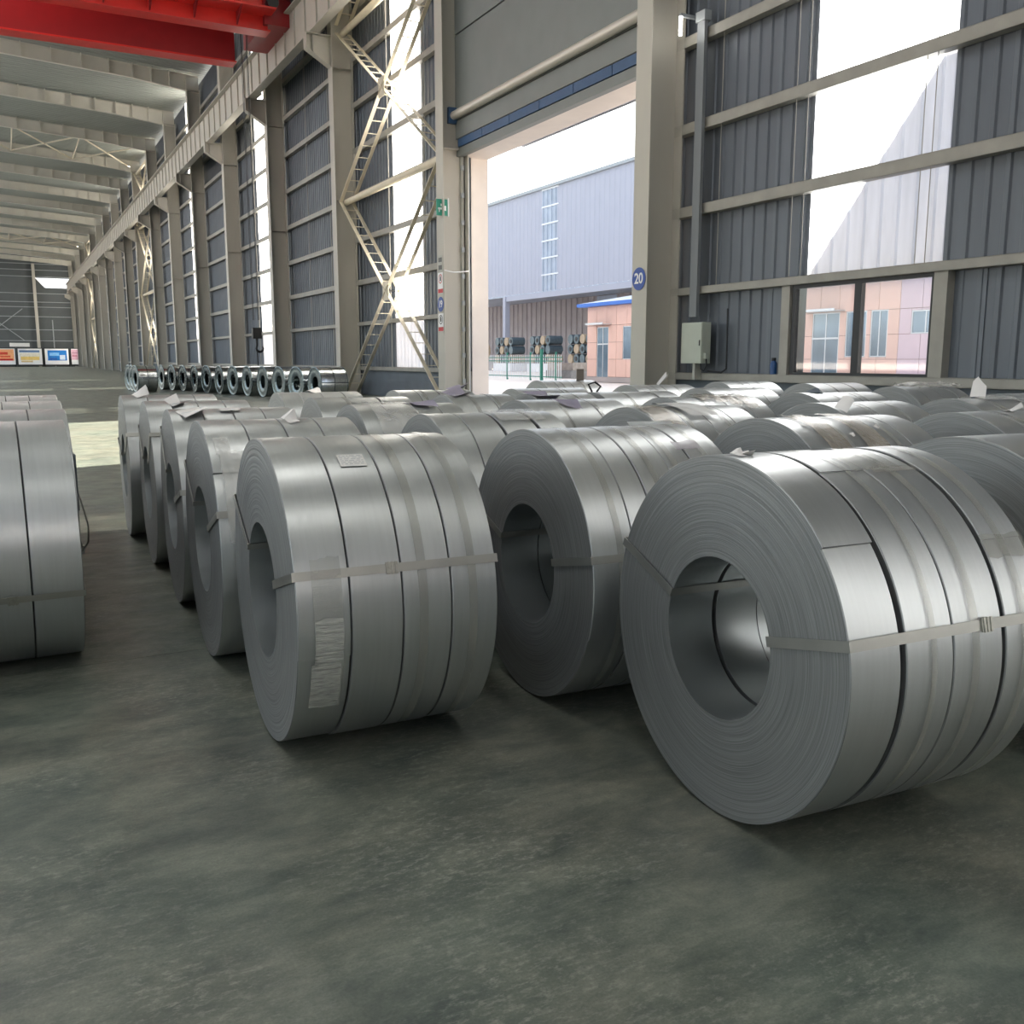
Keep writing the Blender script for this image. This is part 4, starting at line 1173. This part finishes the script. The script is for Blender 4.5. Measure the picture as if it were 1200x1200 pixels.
for i in range(6):
    ribbed(0.06, sky_y0 - 60, sky_y1 - 60, 9.9 + i * 2.03, 9.9 + i * 2.03 + 1.85, 1.0, 0.12, M_FSKY, 'skylight_panel', bb)
    b = MB(); b.box(-0.1, sky_y0 - 60, 9.9 + i * 2.03 + 1.85, 0.05, sky_y1 - 60, 9.9 + (i + 1) * 2.03); b.build('skylight_rail', M_FENCEW, bb)
b = MB(); b.box(-0.3, y0 - 60, 22.1, 0.5, y1 - 60, 22.45); b.build('roof_edge', M_PIPE, bb)
b = MB(); b.box(0.3, y0 - 60, 21.5, 40, y1 - 60, 22.2); b.build('roof', M_FBLUE, bb)
b = MB(); b.box(0, y0 - 60, 9.7, 9, y1 - 60, 9.9); b.build('overhang_soffit', M_FSKY, bb)
b = MB(); b.box(-0.2, y0 - 60, 9.1, 0.3, 114.5 - 60, 9.75); b.build('eaves_beam', M_FBLUE, bb)
ribbed(9, y0 - 60, y1 - 60, 0, 9.7, 1.4, 0.15, M_FBROWN, 'inner_wall', bb)
b = MB(); b.box(8.8, 101 - 60, 4.0, 8.95, 105.5 - 60, 9.6); b.build('inner_skylight', M_FSKY, bb)
for yy in (114.2, 83.5, 53, 144, 174):
    b = MB(); b.box(-0.35, yy - 60 - 0.35, 0, 0.35, yy - 60 + 0.35, 9.7); b.build('canopy_post', M_FBLUE, bb)
# stacks under the overhang
def stack(X, Y, kind, lab):
    s_ = tag(empty('roll_stack' if kind else 'crate', (X, Y, 0)), lab, 'stack' if kind else 'crate', 'stacks in the far yard')
    if kind == 0:
        b = MB(); b.box(-1.5, -2.8, 0, 1.5, 2.8, 1.1); b.build('pallet_base', M_FBROWN, s_)
        b = MB(); b.tube([(0, -2.6, 2.6), (0, 2.6, 2.6)], 1.5, 20); b.build('wound_roll', M_STACKB, s_, smooth=True)
        return
    b = MB(); b.box(-1.2, -2.4, 0, 1.2, 2.4, 1.0); b.build('pallet_base', M_FENCEW, s_)
    for r_ in range(3):
        for q in range(4):
            y = -1.9 + q * 1.25; z = 1.55 + r_ * 1.08
            b = MB(); b.tube([(-0.9, y, z), (0.9, y, z)], 0.53, 12)
            b.build('roll', M_STACK if (q + r_) % 3 else M_STACKB, s_, smooth=True)
            if (q + r_) % 2 == 0:
                b = MB(); b.tube([(-0.95, y, z), (-0.9, y, z)], 0.25, 10); b.build('roll_core', M_BLACK, s_)
stack(57.0, 118.5, 0, 'tan wound roll on a brown base under the far overhang')
stack(57.0, 107.5, 1, 'stack of dark steel rolls, leftmost under the far overhang')
stack(57.0, 98.3, 1, 'stack of dark steel rolls, middle one under the far overhang')
stack(57.0, 89.5, 1, 'stack of teal steel rolls beside the pink building corner')

# pale low wall goods behind the fence
for i, (y, h, c) in enumerate(((66.5, 1.2, M_FENCEW), (62.5, 1.25, M_FBROWN), (59.5, 1.2, M_FENCEW))):
    g = tag(empty('wrapped_bale', (40, y, 0)), '%s pale wrapped bale behind the green fence' % ('left', 'middle', 'right')[i], 'bale', 'bales behind the fence')
    b = MB(); b.box(-0.8, -1.2, 0, 0.8, 1.2, h * 0.5); b.build('lower_bale', mat('bale_grey', hexc(138, 136, 134), 0.7, vary=0.2, scale=3), g)
    b = MB(); b.box(-0.7, -1.1, h * 0.5 + 0.01, 0.7, 1.1, h); b.build('upper_bale', mat('bale_tan', hexc(160, 150, 140), 0.7, vary=0.2, scale=3), g)

# fence
fx = 33.5
fe = tag(empty('yard_fence', (fx, 0, 0)), 'green and white picket fence across the yard seen through the doorway', 'fence')
for i, y in enumerate((67.2, 63.6, 60.0, 56.4, 70.8)):
    b = MB(); b.box(-0.05, y - 0.05, 0, 0.05, y + 0.05, 2.0); b.build('fence_post', M_FENCE, fe)
b = MB(); b.box(-0.08, 58.3, 0, 0.08, 58.5, 2.2); b.build('gate_post', M_FENCE, fe)
for z in (0.25, 1.35, 1.6):
    b = MB(); b.box(-0.03, 55.6, z, 0.03, 72, z + 0.06); b.build('fence_rail', M_FENCE, fe)
b = MB(); b.box(-0.015, 0, 0.12, 0.015, 0.06, 1.75)
b.prism([(0, 1.75), (0.06, 1.75), (0.03, 1.82)], 'x', -0.015, 0.015)
pk = b.mesh('picket', M_FENCEW)
y = 55.7
while y < 72:
    link('picket', pk, fe, (0, y, 0)); y += 0.30

# pink building
px = 35.0
pb = tag(empty('pink_building', (px, 0, 0)), 'low building clad in pink panels with a blue roof edge, seen through door and window', 'building')
pa, pz, H1 = 20.0, 54.8, 4.95
b = MB(); b.box(0.06, pa, 0, 12, pz, H1 + 0.1); b.build('core_wall', M_JOINT, pb)
wins = [(52.25, 0.05, 53.6, 3.6, 'far_door'), (48.0, 1.5, 50.6, 3.58, 'far_window'), (32.7, 0.05, 34.4, 3.7, 'far_door'), (31.1, 1.6, 32.3, 3.7, 'far_window'),
        (29.9, 1.6, 30.85, 3.7, 'far_window'), (27.2, 2.6, 28.65, 3.6, 'far_window'), (38, 1.6, 41, 3.6, 'far_window'), (44, 1.6, 46, 3.6, 'far_window'), (23, 1.6, 25, 3.6, 'far_window')]
cuts_z = [0.35, 1.5, 2.6, 3.7, H1]
yb = [pa + i * 1.16 for i in range(int((pz - pa) / 1.16) + 1)] + [pz]
def free(y0, y1, z0, z1):
    segs = [(y0, y1, z0, z1)]
    for (a, c, d, e, _) in wins:
        out = []
        for (p, q, r_, s_) in segs:
            if q <= a or p >= d or s_ <= c or r_ >= e: out.append((p, q, r_, s_)); continue
            if p < a: out.append((p, a, r_, s_)); p = a
            if q > d: out.append((d, q, r_, s_)); q = d
            if r_ < c: out.append((p, q, r_, c))
            if s_ > e: out.append((p, q, e, s_))
        segs = out
    return segs
for i in range(len(yb) - 1):
    for j in range(4):
        for (p, q, r_, s_) in free(yb[i], yb[i + 1], cuts_z[j], cuts_z[j + 1]):
            if q - p < 0.08 or s_ - r_ < 0.08: continue
            b = MB(); b.box(-0.0, p + 0.012, r_ + 0.012, 0.06, q - 0.012, s_ - 0.012)
            b.build('cladding_panel', M_MAUVE if 24 < (p + q) / 2 < 29.3 else M_PINK, pb)
for j in range(4):
    b = MB(); b.box(0.1, pz, cuts_z[j] + 0.012, 6, pz + 0.06, cuts_z[j + 1] - 0.012); b.build('cladding_panel', M_PINK, pb)
b = MB(); b.box(-0.03, pa, 0, 0.05, pz, 0.34); b.build('plinth', M_FBROWN, pb)
for (a, c, d, e, nm) in wins:
    g = MB(); t = 0.05
    g.box(0.02, a, c, 0.12, d, c + t); g.box(0.02, a, e - t, 0.12, d, e); g.box(0.02, a, c + t, 0.12, a + t, e - t); g.box(0.02, d - t, c + t, 0.12, d, e - t)
    if nm == 'far_door': g.box(0.0, a, 2.45, 0.1, d, 2.53)
    g.box(0.03, (a + d) / 2 - 0.03, c + t, 0.1, (a + d) / 2 + 0.03, e - t)
    f = g.build(nm, M_ALU, pb)
    g = MB(); g.box(0.05, a + t, c + t, 0.058, d - t, e - t); g.build('pane', M_GLASSD, f)
for (a, d) in ((51.9, 54.0), (32.4, 34.8)):
    g = MB(); g.box(-0.7, a, 3.74, 0, d, 3.80); g.box(-0.7, a, 3.80, -0.66, d, 3.86); g.build('door_hood', M_ALU, pb)
b = MB()
b.box(-0.5, pa - 0.5, H1, 12.5, pz + 0.6, H1 + 0.22); b.build('roof_edge', M_BLUEROOF, pb)
b = MB(); b.prism([(-0.45, H1 + 0.22), (12.4, H1 + 0.22), (6, H1 + 1.3)], 'y', pa - 0.4, pz + 0.5); b.build('roof', mat('pale_roof', hexc(205, 215, 230), 0.5), pb)

# unseen gable plate added outside, sloped to shade the strip beside the window
an = tag(empty('shade_caster', (0, 0, 0)), kind='structure')
t_ = 5.2
def sp(y, z, t=t_): return (y + 0.30 * t, z + 0.42 * t)
e1 = sp(10.95 - 1.5, 6.41 + 1.78); e2 = sp(13.85, 2.97)
b = MB(); b.prism([(e1[0], e1[1]), (e2[0], e2[1]), (e2[0], 4.0), (2.0, 4.0), (2.0, e1[1])], 'x', WX + t_, WX + t_ + 0.15); b.build('shade_caster_plate', M_FBLUE, an)

# ------------------------------------------------------------------ fill lamps added above the aisle, out of frame, to brighten the hall
for i, (x, y) in enumerate(((-5, -6), (5, -6), (-5, 8), (5, 8), (-5, 24), (5, 24), (0, 45), (0, 80))):
    ld = bpy.data.lights.new('added_fill_lamp', 'AREA'); ld.shape = 'DISK'; ld.size = 0.8; ld.energy = 120; ld.color = (1, 0.98, 0.94)
    o = bpy.data.objects.new('added_fill_lamp', ld); COL.objects.link(o); o.location = (x, y, 19.6)
